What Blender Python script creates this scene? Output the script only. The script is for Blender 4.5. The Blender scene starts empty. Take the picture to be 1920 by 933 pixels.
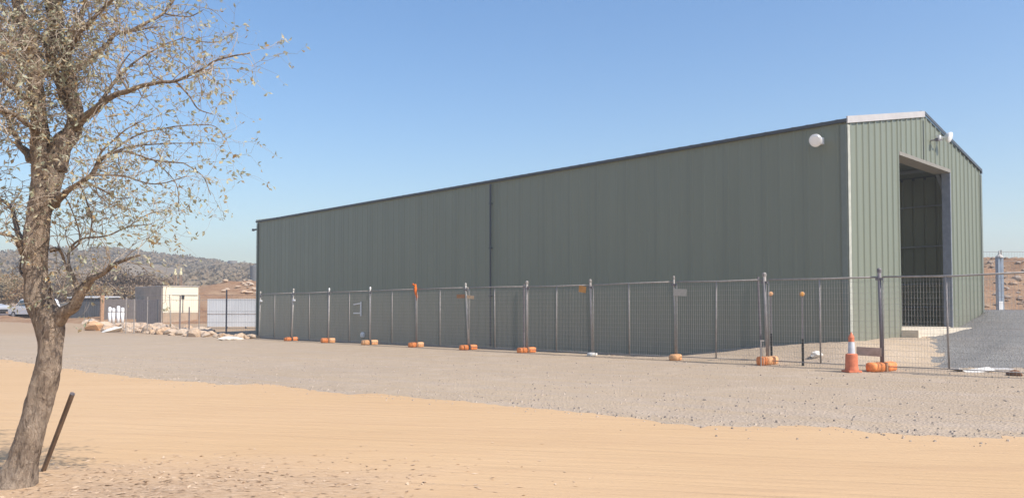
import bpy, math, random
from mathutils import Vector, noise, Matrix
random.seed(7)
R = math.radians
sc = bpy.context.scene
col = sc.collection
F, PITCH, CY, HC = 1493.6, 0.0339, 529.8, 1.4

# ------------------------------------------------------------------ helpers
def at(px, py, Y):
    """world point on the vertical plane y=Y seen at photo pixel (px,py)"""
    u = (px-960)/F; v = (CY-py)/F
    dx, dy, dz = u, math.cos(PITCH)-v*math.sin(PITCH), math.sin(PITCH)+v*math.cos(PITCH)
    k = Y/dy
    return Vector((dx*k, Y, HC+dz*k))

def onz(px, py, z=0.0):
    a = at(px, py, 1.0); k = (z-HC)/(a.z-HC)
    return Vector((a.x*k, k, z))

class MB:
    def __init__(s): s.v = []; s.f = []
    def quad(s, a, b, c, d):
        n = len(s.v); s.v += [a, b, c, d]; s.f.append((n, n+1, n+2, n+3))
    def box(s, c, size, rot=None, bev=0):
        hx, hy, hz = size[0]/2, size[1]/2, size[2]/2
        m = rot if rot is not None else Matrix.Identity(3)
        c = Vector(c); n = len(s.v)
        for p in ((-1,-1,-1),(1,-1,-1),(1,1,-1),(-1,1,-1),(-1,-1,1),(1,-1,1),(1,1,1),(-1,1,1)):
            s.v.append(c + m @ Vector((p[0]*hx, p[1]*hy, p[2]*hz)))
        for q in ((0,3,2,1),(4,5,6,7),(0,1,5,4),(1,2,6,5),(2,3,7,6),(3,0,4,7)):
            s.f.append(tuple(n+i for i in q))
    def tube(s, pts, rad, seg=6, caps=True, disp=None):
        pts = [Vector(p) for p in pts]
        if not hasattr(rad, '__len__'): rad = [rad]*len(pts)
        n0 = len(s.v); ref = None
        for i, p in enumerate(pts):
            d = (pts[min(i+1, len(pts)-1)]-pts[max(i-1, 0)])
            if d.length < 1e-9: d = Vector((0,0,1))
            d.normalize()
            if ref is None:
                ref = d.orthogonal().normalized()
                if abs(d.x) < .95: ref = (Vector((1,0,0)) - d*d.x).normalized()
            else:
                ref = (ref - d*ref.dot(d)); ref.normalize()
            b = d.cross(ref)
            for k in range(seg):
                a = 2*math.pi*k/seg
                r = rad[i]
                q = p + (ref*math.cos(a)+b*math.sin(a))*r
                if disp: q = p + (q-p)*disp(q, a, i)
                s.v.append(q)
        for i in range(len(pts)-1):
            for k in range(seg):
                a = n0+i*seg+k; b_ = n0+i*seg+(k+1) % seg
                s.f.append((a, b_, b_+seg, a+seg))
        if caps:
            s.f.append(tuple(n0+k for k in reversed(range(seg))))
            s.f.append(tuple(n0+(len(pts)-1)*seg+k for k in range(seg)))
    def lathe(s, c, prof, seg=16, rot=None):
        c = Vector(c); n0 = len(s.v); m = rot if rot is not None else Matrix.Identity(3)
        for (r, z) in prof:
            for k in range(seg):
                a = 2*math.pi*k/seg
                s.v.append(c + m @ Vector((r*math.cos(a), r*math.sin(a), z)))
        for i in range(len(prof)-1):
            for k in range(seg):
                a = n0+i*seg+k; b_ = n0+i*seg+(k+1) % seg
                s.f.append((a, b_, b_+seg, a+seg))
        s.f.append(tuple(n0+k for k in reversed(range(seg))))
        s.f.append(tuple(n0+(len(prof)-1)*seg+k for k in range(seg)))
    def build(s, name, mat, parent=None, smooth=False, bevel=0, origin=None):
        me = bpy.data.meshes.new(name)
        o0 = Vector(origin) if origin is not None else Vector((0,0,0))
        me.from_pydata([tuple(Vector(v)-o0) for v in s.v], [], s.f)
        me.update()
        me.materials.append(mat)
        if smooth:
            for p in me.polygons: p.use_smooth = True
        o = bpy.data.objects.new(name, me); o.location = o0
        col.objects.link(o)
        if parent is not None:
            o.parent = parent
            if origin is None: o.location = (0,0,0)
        if bevel:
            b = o.modifiers.new('bevel', 'BEVEL'); b.width = bevel; b.segments = 2
        return o

def tag(o, label=None, cat=None, group=None, kind=None):
    if label: o['label'] = label
    if cat: o['category'] = cat
    if group: o['group'] = group
    if kind: o['kind'] = kind
    return o

def empty(name, loc, rz=0, rot=None):
    o = bpy.data.objects.new(name, None); o.location = loc; o.rotation_euler = rot or (0,0,rz)
    o.empty_display_size = .1
    col.objects.link(o); return o

def copy_tree(o, parent=None):
    c = o.copy(); col.objects.link(c); c.parent = parent
    for ch in list(o.children): copy_tree(ch, c)
    return c

def sm(x):
    x = max(0., min(1., x)); return x*x*(3-2*x)
def nz(p, s, o=0.): return noise.noise(Vector(p)*s + Vector((o, o*1.7, o*.3)))

# ------------------------------------------------------------------ materials
class N:
    def __init__(s, name, rough=.8, spec=.3, metal=0.):
        s.m = bpy.data.materials.new(name); s.m.use_nodes = True
        s.t = s.m.node_tree; s.n = s.t.nodes; s.l = s.t.links
        s.b = s.n['Principled BSDF']
        s.b.inputs['Roughness'].default_value = rough
        s.b.inputs['Specular IOR Level'].default_value = spec
        s.b.inputs['Metallic'].default_value = metal
        s.tc = s.n.new('ShaderNodeTexCoord'); s.geo = None
    def coord(s, scale=(1,1,1), rot=(0,0,0), kind='Object'):
        mp = s.n.new('ShaderNodeMapping'); mp.inputs['Scale'].default_value = scale
        mp.inputs['Rotation'].default_value = rot
        if kind == 'World':
            g = s.n.new('ShaderNodeNewGeometry'); s.l.new(g.outputs['Position'], mp.inputs['Vector'])
        else: s.l.new(s.tc.outputs[kind], mp.inputs['Vector'])
        return mp.outputs[0]
    def tex(s, size, rz):
        mp = s.n.new('ShaderNodeMapping'); mp.vector_type = 'TEXTURE'; mp.inputs['Scale'].default_value = size
        mp.inputs['Rotation'].default_value = (0,0,rz); g = s.n.new('ShaderNodeNewGeometry'); s.l.new(g.outputs['Position'], mp.inputs['Vector'])
        return mp.outputs[0]
    def noise(s, sc_, det=6, rough=.55, co=None, dist=0.):
        n = s.n.new('ShaderNodeTexNoise'); n.inputs['Scale'].default_value = sc_
        n.inputs['Detail'].default_value = det; n.inputs['Roughness'].default_value = rough
        n.inputs['Distortion'].default_value = dist
        s.l.new(co if co is not None else s.coord(), n.inputs['Vector']); return n.outputs['Fac']
    def voro(s, sc_, co=None, feat='F1', out='Distance'):
        n = s.n.new('ShaderNodeTexVoronoi'); n.inputs['Scale'].default_value = sc_; n.feature = feat
        s.l.new(co if co is not None else s.coord(), n.inputs['Vector']); return n.outputs[out]
    def ramp(s, fac, stops):
        r = s.n.new('ShaderNodeValToRGB'); e = r.color_ramp.elements
        while len(e) < len(stops): e.new(.5)
        for i, (p, c) in enumerate(stops):
            e[i].position = p; e[i].color = (c[0], c[1], c[2], 1) if hasattr(c, '__len__') else (c, c, c, 1)
        s.l.new(fac, r.inputs[0]); return r.outputs[0]
    def mix(s, fac, a, b, mode='MIX'):
        m = s.n.new('ShaderNodeMix'); m.data_type = 'RGBA'; m.blend_type = mode
        for inp, v in ((m.inputs[0], fac), (m.inputs[6], a), (m.inputs[7], b)):
            if hasattr(v, 'is_linked'): s.l.new(v, inp)
            elif hasattr(v, '__len__'): inp.default_value = (*v[:3], 1)
            else: inp.default_value = v
        return m.outputs[2]
    def math(s, op, a, b=0.):
        m = s.n.new('ShaderNodeMath'); m.operation = op
        for i, v in enumerate((a, b)):
            if hasattr(v, 'is_linked'): s.l.new(v, m.inputs[i])
            else: m.inputs[i].default_value = v
        return m.outputs[0]
    def color(s, c):
        if hasattr(c, 'is_linked'): s.l.new(c, s.b.inputs['Base Color'])
        else: s.b.inputs['Base Color'].default_value = (*c, 1)
        return s
    def bump(s, h, dist=.01, st=1., prev=None):
        b = s.n.new('ShaderNodeBump'); b.inputs['Distance'].default_value = dist; b.inputs['Strength'].default_value = st
        s.l.new(h, b.inputs['Height'])
        if prev is not None: s.l.new(prev, b.inputs['Normal'])
        s.l.new(b.outputs[0], s.b.inputs['Normal']); return b.outputs[0]

def simple(name, c, rough=.6, spec=.3, metal=0., var=.15, sc_=6., bump=0.):
    m = N(name, rough, spec, metal)
    f = m.noise(sc_, 5)
    m.color(m.mix(m.ramp(f, [(.3, 0.), (.7, 1.)]), [x*(1-var) for x in c], [min(1, x*(1+var)) for x in c]))
    if bump: m.bump(m.noise(sc_*4, 5), bump)
    return m.m

# paint on the shed sheets
def paint(name, c, dusty):
    m = N(name, .42, .5)
    g = m.coord((1,1,1), kind='World')
    st = m.noise(1.0, 5, .6, m.coord((1.6,1.6,.12), kind='World'))
    f2 = m.noise(.35, 3, .5, g)
    base = m.mix(m.ramp(st, [(.35, 0.), (.7, 1.)]), [x*.96 for x in c], [x*1.05 for x in c])
    base = m.mix(m.math('MULTIPLY', m.ramp(f2, [(.4, 0.), (.7, 1.)]), .25), base, [c[0]*1.15, c[1]*1.12, c[2]*1.1])
    # dust blown and splashed up on the foot of the wall
    sx = m.n.new('ShaderNodeSeparateXYZ'); m.l.new(g, sx.inputs[0])
    h = m.math('ADD', sx.outputs[2], m.math('MULTIPLY', m.noise(1.3, 4, .6, m.coord((1,1,.3), kind='World')), 1.6))
    d = m.ramp(m.math('MULTIPLY', h, .3), [(.25, 1.), (.85, 0.)])
    base = m.mix(m.math('MULTIPLY', d, dusty), base, (.33, .27, .21))
    m.color(base)
    m.l.new(m.ramp(f2, [(.3, .40), (.7, .46)]), m.b.inputs['Roughness'])
    m.bump(m.noise(1.2, 3, .5, g), .015, .35)
    return m.m

M = {}
M['green_sheet'] = paint('green_sheet', (.182, .198, .153), .30)
M['trim_green'] = simple('trim_green', (.17, .19, .165), .45, .5, var=.06)
M['trim_dark'] = simple('trim_dark', (.07, .08, .095), .5, .4, var=.1)
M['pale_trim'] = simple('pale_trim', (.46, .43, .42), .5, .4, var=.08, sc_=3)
M['lintel'] = simple('lintel', (.25, .225, .19), .5, .4, var=.08)
M['purlin'] = simple('purlin', (.25, .27, .30), .5, .4, .0, var=.1)
M['galv'] = simple('galv', (.31, .275, .25), .5, .5, .0, var=.2, sc_=9)
M['galv_pale'] = simple('galv_pale', (.48, .44, .40), .5, .5, .0, var=.2, sc_=9)
M['galv_dark'] = simple('galv_dark', (.17, .15, .16), .5, .4, .0, var=.2, sc_=9)
M['wire'] = simple('wire', (.36, .33, .30), .55, .4, .0, var=.1)
M['white'] = simple('white', (.8, .8, .8), .4, .5, var=.03)
M['lamp_glass'] = simple('lamp_glass', (.9, .9, .9), .15, .8, var=.01)
M['concrete'] = simple('concrete', (.62, .54, .43), .85, .2, var=.12, sc_=4, bump=.004)
M['orange_block'] = simple('orange_block', (.82, .27, .09), .6, .3, var=.25, sc_=14, bump=.004)
M['orange_cone'] = simple('orange_cone', (.62, .19, .10), .7, .3, var=.2, sc_=8)
M['orange_cloth'] = simple('orange_cloth', (.75, .17, .03), .8, .1, var=.2, sc_=20)
M['amber'] = simple('amber', (.85, .38, .07), .3, .5, var=.1)
M['cream'] = simple('cream', (.78, .70, .54), .7, .3, var=.06, sc_=1.5)
M['brown_board'] = simple('brown_board', (.52, .38, .29), .8, .2, var=.15, sc_=10)
M['beige_sign'] = simple('beige_sign', (.45, .41, .35), .6, .3, var=.08, sc_=20)
M['black'] = simple('black', (.02, .02, .02), .5, .4)
M['grey_wall'] = simple('grey_wall', (.40, .335, .275), .8, .2, var=.15, sc_=2)
M['dark_wall'] = simple('dark_wall', (.085, .09, .10), .7, .3, var=.15, sc_=2)
M['zinc_sheet'] = simple('zinc_sheet', (.60, .61, .63), .6, .4, .0, var=.08, sc_=.8)
M['timber'] = simple('timber', (.42, .25, .15), .8, .2, var=.2, sc_=12)
M['yellow'] = simple('yellow', (.70, .62, .38), .6, .3, var=.1)
M['tank'] = simple('tank', (.26, .23, .20), .7, .3, var=.2, sc_=.8)
M['steel_blue'] = simple('steel_blue', (.30, .34, .40), .5, .5, .3, var=.15, sc_=5)
M['car_white'] = simple('car_white', (.85, .85, .86), .25, .6, var=.02)
M['car_silver'] = simple('car_silver', (.58, .59, .60), .3, .6, .3, var=.03)
M['glass'] = simple('glass', (.02, .025, .03), .08, .8)
M['rubber'] = simple('rubber', (.03, .03, .03), .8, .2)

m_ = N('added_skylight', .4, .4); m_.color((.75,.78,.75)); t_ = m_.n.new('ShaderNodeBsdfTranslucent'); t_.inputs[0].default_value = (.75,.8,.78,1)
x_ = m_.n.new('ShaderNodeMixShader'); x_.inputs[0].default_value = .7; m_.l.new(m_.b.outputs[0], x_.inputs[1]); m_.l.new(t_.outputs[0], x_.inputs[2]); m_.l.new(x_.outputs[0], m_.n['Material Output'].inputs[0])
M['added_skylight'] = m_.m  # translucent sheet for the added, unseen roof lights

def rockmat(name, a, b):
    m = N(name, .9, .15)
    f = m.noise(3.5, 7, .6)
    oi = m.n.new('ShaderNodeObjectInfo')
    c = m.mix(m.ramp(f, [(.35, 0.), (.65, 1.)]), a, b)
    c = m.mix(m.math('MULTIPLY', oi.outputs['Random'], .55), c, (.50, .46, .40))
    m.color(c); m.bump(f, .06); return m.m
M['rock'] = rockmat('rock', (.50, .31, .18), (.62, .46, .32))
M['rock_white'] = simple('rock_white', (.72, .68, .62), .9, .1, var=.15, sc_=3, bump=.02)
M['rock_brown'] = simple('rock_brown', (.24, .13, .08), .9, .1, var=.3, sc_=5, bump=.02)

# gravel yard
def ground_mat():
    m = N('gravel_ground', .95, .1)
    w = m.coord(kind='World')
    big = m.noise(.12, 4, .55, w)
    mid = m.noise(1.3, 6, .6, w)
    fine = m.noise(22., 4, .7, w)
    streak = m.noise(1.0, 6, .65, m.tex((6.,.35,1), R(-36)), .6)
    c = m.mix(m.ramp(big, [(.35, 0.), (.65, 1.)]), (.41, .312, .215), (.465, .355, .245))
    c = m.mix(m.math('MULTIPLY', m.ramp(streak, [(.42, 0.), (.62, 1.)]), .5), c, (.41, .335, .275))
    c = m.mix(m.math('MULTIPLY', m.ramp(mid, [(.5, 0.), (.72, 1.)]), .4), c, (.56, .45, .35))
    peb = m.voro(26., w, out='Color')
    sp = m.n.new('ShaderNodeSeparateColor'); m.l.new(peb, sp.inputs[0])
    c = m.mix(.14, c, m.mix(sp.outputs[0], (.28, .22, .165), (.62, .50, .38)))
    c = m.mix(m.math('MULTIPLY', m.ramp(fine, [(.55, 0.), (.68, 1.)]), .25), c, (.24, .20, .175))
    # brown earth far behind the yard
    sx = m.n.new('ShaderNodeSeparateXYZ'); m.l.new(w, sx.inputs[0])
    far = m.ramp(m.math('MULTIPLY', m.math('ADD', sx.outputs[1], m.math('MULTIPLY', mid, 8.)), .01), [(.44, 0.), (.50, 1.)])
    c = m.mix(far, c, m.mix(mid, (.36, .25, .16), (.46, .34, .23)))
    m.color(c)
    b = m.bump(streak, .05, .6)
    b = m.bump(m.voro(26., w), .02, .7, b)
    m.bump(fine, .012, .6, b); return m.m
M['ground'] = ground_mat()

def sand_mat():
    m = N('sandy_dirt', .95, .08)
    w = m.coord(kind='World')
    big = m.noise(.25, 4, .5, w)
    streak = m.noise(1., 6, .6, m.coord((.22, 2.2, 1), (0,0,R(4)), 'World'), .4)
    fine = m.noise(30., 5, .7, w)
    c = m.mix(m.ramp(big, [(.3, 0.), (.7, 1.)]), (.555, .368, .205), (.60, .408, .238))
    c = m.mix(m.math('MULTIPLY', m.ramp(streak, [(.48, 0.), (.68, 1.)]), .35), c, (.50, .325, .19))
    c = m.mix(m.math('MULTIPLY', m.ramp(fine, [(.5, 0.), (.75, 1.)]), .3), c, (.48, .33, .21))
    # trampled, littered patch round the tree foot
    vd = m.n.new('ShaderNodeVectorMath'); vd.operation = 'DISTANCE'
    m.l.new(m.coord((.62, 1, 1), kind='World'), vd.inputs[0]); vd.inputs[1].default_value = (-1.7, 6.1, 0)
    rad = m.math('ADD', vd.outputs['Value'], m.math('MULTIPLY', m.noise(1.1, 4, .6, w), 1.6))
    patch = m.ramp(m.math('MULTIPLY', rad, .2), [(.18, .9), (.5, 0.)])
    lit = m.noise(16., 6, .75, m.coord((.55, 1.7, 1), (0,0,R(-8)), 'World'), 1.2)
    pc = m.mix(m.ramp(lit, [(.38, 0.), (.62, 1.)]), (.50, .32, .20), (.78, .58, .41))
    c = m.mix(m.math('MULTIPLY', patch, .8), c, pc)
    tr_ = m.noise(1., 5, .6, m.tex((2.6,.16,1), R(-14)), .5)
    c = m.mix(m.math('MULTIPLY', m.ramp(tr_, [(.5, 0.), (.7, 1.)]), .2), c, (.50, .32, .19))
    m.color(c)
    b = m.bump(tr_, .05, .8, m.bump(streak, .035, .6))
    b = m.bump(fine, .006, .8, b)
    m.bump(m.math('MULTIPLY', lit, patch), .03, 1., b); return m.m
M['sand'] = sand_mat()

def heap_mat():
    m = N('dark_gravel', .95, .15)
    w = m.coord(kind='World')
    v = m.voro(30., w, out='Color'); sp = m.n.new('ShaderNodeSeparateColor'); m.l.new(v, sp.inputs[0])
    c = m.mix(sp.outputs[0], (.185, .178, .170), (.255, .245, .232))
    big = m.noise(.8, 5, .6, w)
    c = m.mix(m.math('MULTIPLY', m.ramp(big, [(.45, 0.), (.7, 1.)]), .5), c, (.25, .225, .205))
    m.color(c); b = m.bump(m.voro(30., w), .025, 1.); m.bump(m.noise(5., 5, .6, w), .05, .6, b); return m.m
M['heap'] = heap_mat()

def bank_mat(name, a, b_, sc_=.5, bd=.3):
    m = N(name, .95, .08)
    w = m.coord(kind='World'); f = m.noise(sc_, 8, .65, w)
    g = m.noise(sc_*6, 6, .7, m.coord((1,1,2.5), kind='World'))
    c = m.mix(m.ramp(f, [(.35, 0.), (.65, 1.)]), a, b_)
    c = m.mix(m.math('MULTIPLY', m.ramp(g, [(.5, 0.), (.7, 1.)]), .45), c, [x*.5 for x in a])
    m.color(c); m.bump(g, bd, .8); return m.m
M['bank'] = bank_mat('spoil_bank', (.34, .19, .11), (.44, .29, .18))
M['hill'] = bank_mat('hill_soil', (.22, .17, .12), (.33, .26, .17), .02, 1.)

def leafmat(name, cols, trans=.25, sc_=1.5, rough=.6):
    m = N(name, rough, .3)
    f = m.voro(sc_, m.coord(kind='World'), out='Color'); sp = m.n.new('ShaderNodeSeparateColor'); m.l.new(f, sp.inputs[0])
    st = [(i/(len(cols)-1), c) for i, c in enumerate(cols)]
    c = m.ramp(sp.outputs[0], st); m.color(c)
    if trans:
        t = m.n.new('ShaderNodeBsdfTranslucent'); m.l.new(c, t.inputs[0])
        mx = m.n.new('ShaderNodeMixShader'); mx.inputs[0].default_value = trans
        m.l.new(m.b.outputs[0], mx.inputs[1]); m.l.new(t.outputs[0], mx.inputs[2])
        m.l.new(mx.outputs[0], m.n['Material Output'].inputs[0])
    return m.m
M['leaf'] = leafmat('dry_olive_leaf', [(.30,.31,.20), (.42,.43,.31), (.50,.49,.36), (.44,.28,.12), (.56,.54,.43), (.33,.35,.24)], .35, 30.)
M['dry_leaf'] = leafmat('brown_scrub_leaf', [(.16,.12,.085), (.25,.185,.13), (.34,.25,.17), (.22,.16,.12)], .2, 1.2)
M['tan_leaf'] = leafmat('tan_leaf', [(.30,.20,.10), (.40,.30,.18), (.22,.18,.11), (.35,.20,.09)], .25, 1.2)
M['bush'] = leafmat('hill_bush', [(.16,.125,.075), (.22,.165,.10), (.27,.195,.12), (.18,.145,.09)], .1, .25)

def bark_mat():
    m = N('bark', .95, .12)
    o = m.coord(kind='World')
    s1 = m.noise(1., 8, .7, m.coord((17,17,5.), kind='World'), 1.6)
    s2 = m.noise(1., 6, .7, m.coord((44,44,16), kind='World'), .8)
    big = m.noise(3.2, 5, .65, o)
    c = m.ramp(s1, [(.37, (.12,.09,.07)), (.45, (.31,.235,.18)), (.60, (.50,.39,.30))])
    c = m.mix(m.math('MULTIPLY', m.ramp(big, [(.48, 0.), (.66, 1.)]), .75), c, (.52, .40, .30))
    c = m.mix(m.ramp(s2, [(.30, .6), (.48, 0.)]), c, (.10, .075, .06))
    m.color(c)
    b = m.bump(s1, .08, 1.)
    m.bump(s2, .014, .9, b); return m.m
M['bark'] = bark_mat()
M['twig'] = simple('twig', (.33, .27, .215), .9, .1, var=.35, sc_=12)

# ------------------------------------------------------------------ terrain
NN = Vector((8.138, 19.267, 0)); TH = .8043
A = Vector((-math.cos(TH), math.sin(TH), 0)); B = Vector((math.sin(TH), math.cos(TH), 0))
SL, SW, EAVE, RIDGE = 30.9, 10.41, 6.012, 7.022
FS0, FS1 = 24.6, -2.0     # fence ends in shed coordinates; the yard climbs gently along it
def st(x, y):
    d = Vector((x, y, 0))-NN; return d.dot(A), d.dot(B)
def tf(s): return -2.05+.69*max(0., min(1., (s-FS1)/(FS0-FS1)))
def zbase(s, t):
    return .13*max(0., min(1.2, (FS0-s)/(FS0-FS1)))*sm((t+6.2)/4.2)
def zt(t):
    pts = [(0, .63), (3.4, .68), (7.5, .70), (10.4, 1.05), (40, 1.3), (200, 1.5)]
    if t <= 0: return .63
    for (a, za), (b, zb) in zip(pts, pts[1:]):
        if t <= b: return za+(zb-za)*(t-a)/(b-a)
    return 1.5
def z_far(x, y):
    if y < 38: return 0.
    z = .67*((y-38)/30)**1.3 if y < 68 else .67+(y-68)*.03
    return min(z, 3.)
def terrain(x, y):
    s, t = st(x, y); zb = zbase(s, t)
    ws = max(0., 1-(s/5.4)**1.6) if s > 0 else 1.
    if t < 0:
        u = sm((t-tf(s)-.15)/(-tf(s)-.15)) if t > tf(s)+.15 else 0.
        top = .63*ws
        if s <= 0: top *= sm(1+s/1.6)
        z = zb + max(0, top-zb)*u
    elif s <= 0:
        toe = 1.5+.9*max(0, min(t, 9)); z = zb+(zt(t)-zb)*sm(1+s/toe) if s > -toe else zb
    elif t < SW: z = min(.84, max(.63*ws, zt(t)*sm(1-s/1.2)))
    elif s > SL: z = .2
    else: z = zt(t)
    z = max(z, z_far(x, y))
    if z > .02: z += .03*noise.fractal(Vector((x*1.3, y*1.3, 0)), 1., 2., 3)*min(1, z*3)
    return z

def solve(px, py, y0=5.):
    """where the sight line through a photo pixel meets the ground"""
    Y = y0
    while Y < 140:
        a = at(px, py, Y)
        if a.z <= terrain(a.x, Y): break
        Y += .05
    return Vector((a.x, Y, terrain(a.x, Y)))
def axis(segs):
    out = []
    for a, b, st_ in segs:
        n = max(1, int(round((b-a)/st_))); out += [a+(b-a)*i/n for i in range(n)]
    out.append(segs[-1][1]); return out
xs = axis([(-700,-400,60), (-400,-60,20), (-60,-2,2), (-2,24,.25), (24,60,2), (60,400,20), (400,700,60)])
ys = axis([(-60,-20,10), (-20,16,2), (16,32,.25), (32,60,1), (60,140,4), (140,400,20), (400,660,40)])
g = MB(); W_ = len(xs)
for y in ys:
    for x in xs: g.v.append(Vector((x, y, terrain(x, y))))
for j in range(len(ys)-1):
    for i in range(W_-1):
        a = j*W_+i; g.f.append((a, a+1, a+W_+1, a+W_))
tag(g.build('ground', M['ground'], smooth=True), kind='structure')

# sandy dirt overlay in the foreground, with a ragged edge against the gravel
edge_px = [(0,672),(120,690),(290,712),(500,722),(700,740),(870,752),(1000,765),(1190,783),(1300,797),(1560,800),(1650,815),(1915,822)]
ep = [onz(a, b) for a, b in edge_px]
ep = [Vector((-120, 34, 0)), Vector((-40, 27.5, 0))] + ep + [Vector((9, 7.7, 0)), Vector((30, 5, 0)), Vector((80, 2, 0))]
def edge_y(x):
    for p, q in zip(ep, ep[1:]):
        if p.x <= x <= q.x: return p.y+(q.y-p.y)*(x-p.x)/(q.x-p.x)
    return ep[0].y if x < ep[0].x else ep[-1].y
s_ = MB(); sx = axis([(-119,-16,1.), (-16,9,.05), (9,79,.8)]); K = 10
for x in sx:
    e = edge_y(x)+.35*noise.fractal(Vector((x*.8, 3, 0)), 1., 2., 3)+.14*noise.fractal(Vector((x*5, 9, 0)), .8, 2., 4)
    for k in range(K+1):
        s_.v.append(Vector((x, -25+(e+25)*k/K, .012 if k < K else .003)))
for i in range(len(sx)-1):
    for k in range(K):
        a = i*(K+1)+k; s_.f.append((a, a+K+1, a+K+2, a+1))
tag(s_.build('dirt_track', M['sand'], smooth=True), kind='structure')

# ------------------------------------------------------------------ shed
shed = empty('steel_shed', NN)
tag(shed, 'long green corrugated steel shed with tall open doorway in its gable end', 'shed')
def W(s, t, z, out=0, side=0): return A*s + B*t + Vector((0,0,z)) + (-B)*out + (-A)*side   # local to the shed's empty
PITCH_R = .38
prof = [(0, 0), (.16, 0), (.185, .03), (.235, .03), (.26, 0), (.30,0), (.305,.004), (.32,.004), (.325,0)]
def sheet(mb, length, place, zb, zt_, t0=0., k=1.):
    """trapezoidal sheet; place(t, out, z) -> point"""
    cuts = []
    n = int(length/PITCH_R)+1
    for i in range(n):
        for (dt, o) in prof:
            t = i*PITCH_R+dt
            if t < length: cuts.append((t+t0, o*k))
    cuts.append((length+t0, 0))
    for (ta, oa), (tb, ob) in zip(cuts, cuts[1:]):
        za, zb2 = zb(ta), zb(tb)
        mb.quad(place(ta, oa, za), place(tb, ob, zb2), place(tb, ob, zt_(tb)), place(ta, oa, zt_(ta)))
w = MB()
sheet(w, SL, lambda t, o, z: W(t, 0, z, out=o), lambda t: -.1, lambda t: EAVE, 0., .42)
w.build('side_wall', M['green_sheet'], shed)
rake = lambda t: EAVE+(RIDGE-EAVE)*(1-abs(t-SW/2)/(SW/2))
D0, D1, DZ = 3.30, 7.42, 5.72
w = MB()
pf = lambda t, o, z: W(0, t, z, side=o)
sheet(w, D0, pf, lambda t: .4, rake)
sheet(w, SW/2-D0, pf, lambda t: DZ, rake, D0)
sheet(w, D1-SW/2, pf, lambda t: DZ, rake, SW/2)
sheet(w, SW-D1, pf, lambda t: .4, rake, D1)
w.build('gable_wall', M['green_sheet'], shed)
w = MB()
sheet(w, SL, lambda t, o, z: W(t, SW, z, out=-o), lambda t: -.1, lambda t: EAVE)
w.build('side_wall', M['green_sheet'], shed)
w = MB()
sheet(w, SW, lambda t, o, z: W(SL, t, z, side=-o), lambda t: -.1, rake)
w.build('gable_wall', M['green_sheet'], shed)
# roof: two sloped sheets
for sgn in (0, 1):
    w = MB()
    e0 = -.05 if sgn == 0 else SW+.05
    n = 0; cuts = []
    t = 0.
    while t < SL:
        for dt, o in prof:
            if t+dt < SL: cuts.append((t+dt, o*.4))
        t += PITCH_R
    cuts.append((SL, 0))
    for (sa, oa), (sb, ob) in zip(cuts, cuts[1:]):
        R0 = [(0., 1.)] if not any(3.+k*6. <= sa and sb <= 5.8+k*6. for k in range(5)) else [(0., .16), (.94, 1.)]  # roof left open under the added roof lights
        for u0, u1 in R0:
            f = lambda s, u, o: W(s, e0+(SW/2-e0)*u, EAVE+.03+(RIDGE-EAVE+.01)*u+o)
            w.quad(f(sa, u0, oa), f(sb, u0, ob), f(sb, u1, ob), f(sa, u1, oa))
    w.build('roof', M['trim_green'], shed)
for sgn in (0, 1):  # unseen translucent roof strips, added to brighten the shed interior
    for k in range(5):
        w = MB(); c0 = 3.+k*6.; e0, e1 = (SW*.08, SW*.47) if sgn == 0 else (SW*.92, SW*.53)
        zz = lambda t: rake(t)+.065
        w.quad(W(c0, e0, zz(e0)), W(c0+2.8, e0, zz(e0)), W(c0+2.8, e1, zz(e1)), W(c0, e1, zz(e1)))
        w.build('added_skylight', M['added_skylight'], shed)
# trims
def rot_to(d):
    d = Vector(d).normalized(); return d.to_track_quat('X', 'Z').to_matrix()
RA, RB = rot_to(A), rot_to(B)
w = MB(); w.box(W(SL/2, -.055, EAVE-.015), (SL+.1, .09, .075), RA)
w.build('gutter', M['trim_dark'], shed)
w = MB(); w.box(W(SL/2, SW+.055, EAVE-.015), (SL+.1, .10, .11), RA); w.build('gutter', M['trim_dark'], shed)
for s_0, s_1 in ((0, 0), (0, 1), (1, 0), (1, 1)):
    w = MB(); S_ = SL*s_0; T_ = SW*s_1
    ds = -.045 if s_0 == 0 else .045; dt = -.045 if s_1 == 0 else .045
    w.box(W(S_+ds*.0-ds*1.0, T_+dt, EAVE/2-.1), (.14, .012, EAVE-.02), RA)
    w.build('corner_flashing', M['trim_green'], shed)
    w = MB(); w.box(W(S_+ds, T_-dt*.9, EAVE/2-.1), (.012, .14, EAVE-.02), RA)
    w.build('corner_flashing', simple('edge_trim', (.42,.42,.36), .5) if (s_0, s_1) == (0, 0) else M['trim_green'], shed)
def rake_bar(t0, z0, t1, z1, hgt, thick, out, name, mat, S=0.):
    w = MB(); p0, p1 = W(S, t0, z0, side=out), W(S, t1, z1, side=out)
    up = Vector((0,0,hgt)); o = (-A)*thick
    n = len(w.v); w.v += [p0, p1, p1+up, p0+up, p0+o, p1+o, p1+up+o, p0+up+o]
    for q in ((0,3,2,1),(4,5,6,7),(0,1,5,4),(1,2,6,5),(2,3,7,6),(3,0,4,7)): w.f.append(tuple(n+i for i in q))
    return w.build(name, mat, shed)
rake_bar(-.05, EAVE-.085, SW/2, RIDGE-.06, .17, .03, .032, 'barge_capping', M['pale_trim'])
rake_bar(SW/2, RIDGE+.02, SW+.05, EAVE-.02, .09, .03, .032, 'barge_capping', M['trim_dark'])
rake_bar(-.05, EAVE-.085, SW/2, RIDGE-.06, .17, .03, -SL-.07, 'barge_capping', M['trim_green'])
w = MB(); w.box(W(SL/2, SW/2, RIDGE+.085), (SL+.06, .34, .012), RA); w.build('ridge_capping', M['trim_green'], shed)
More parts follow.
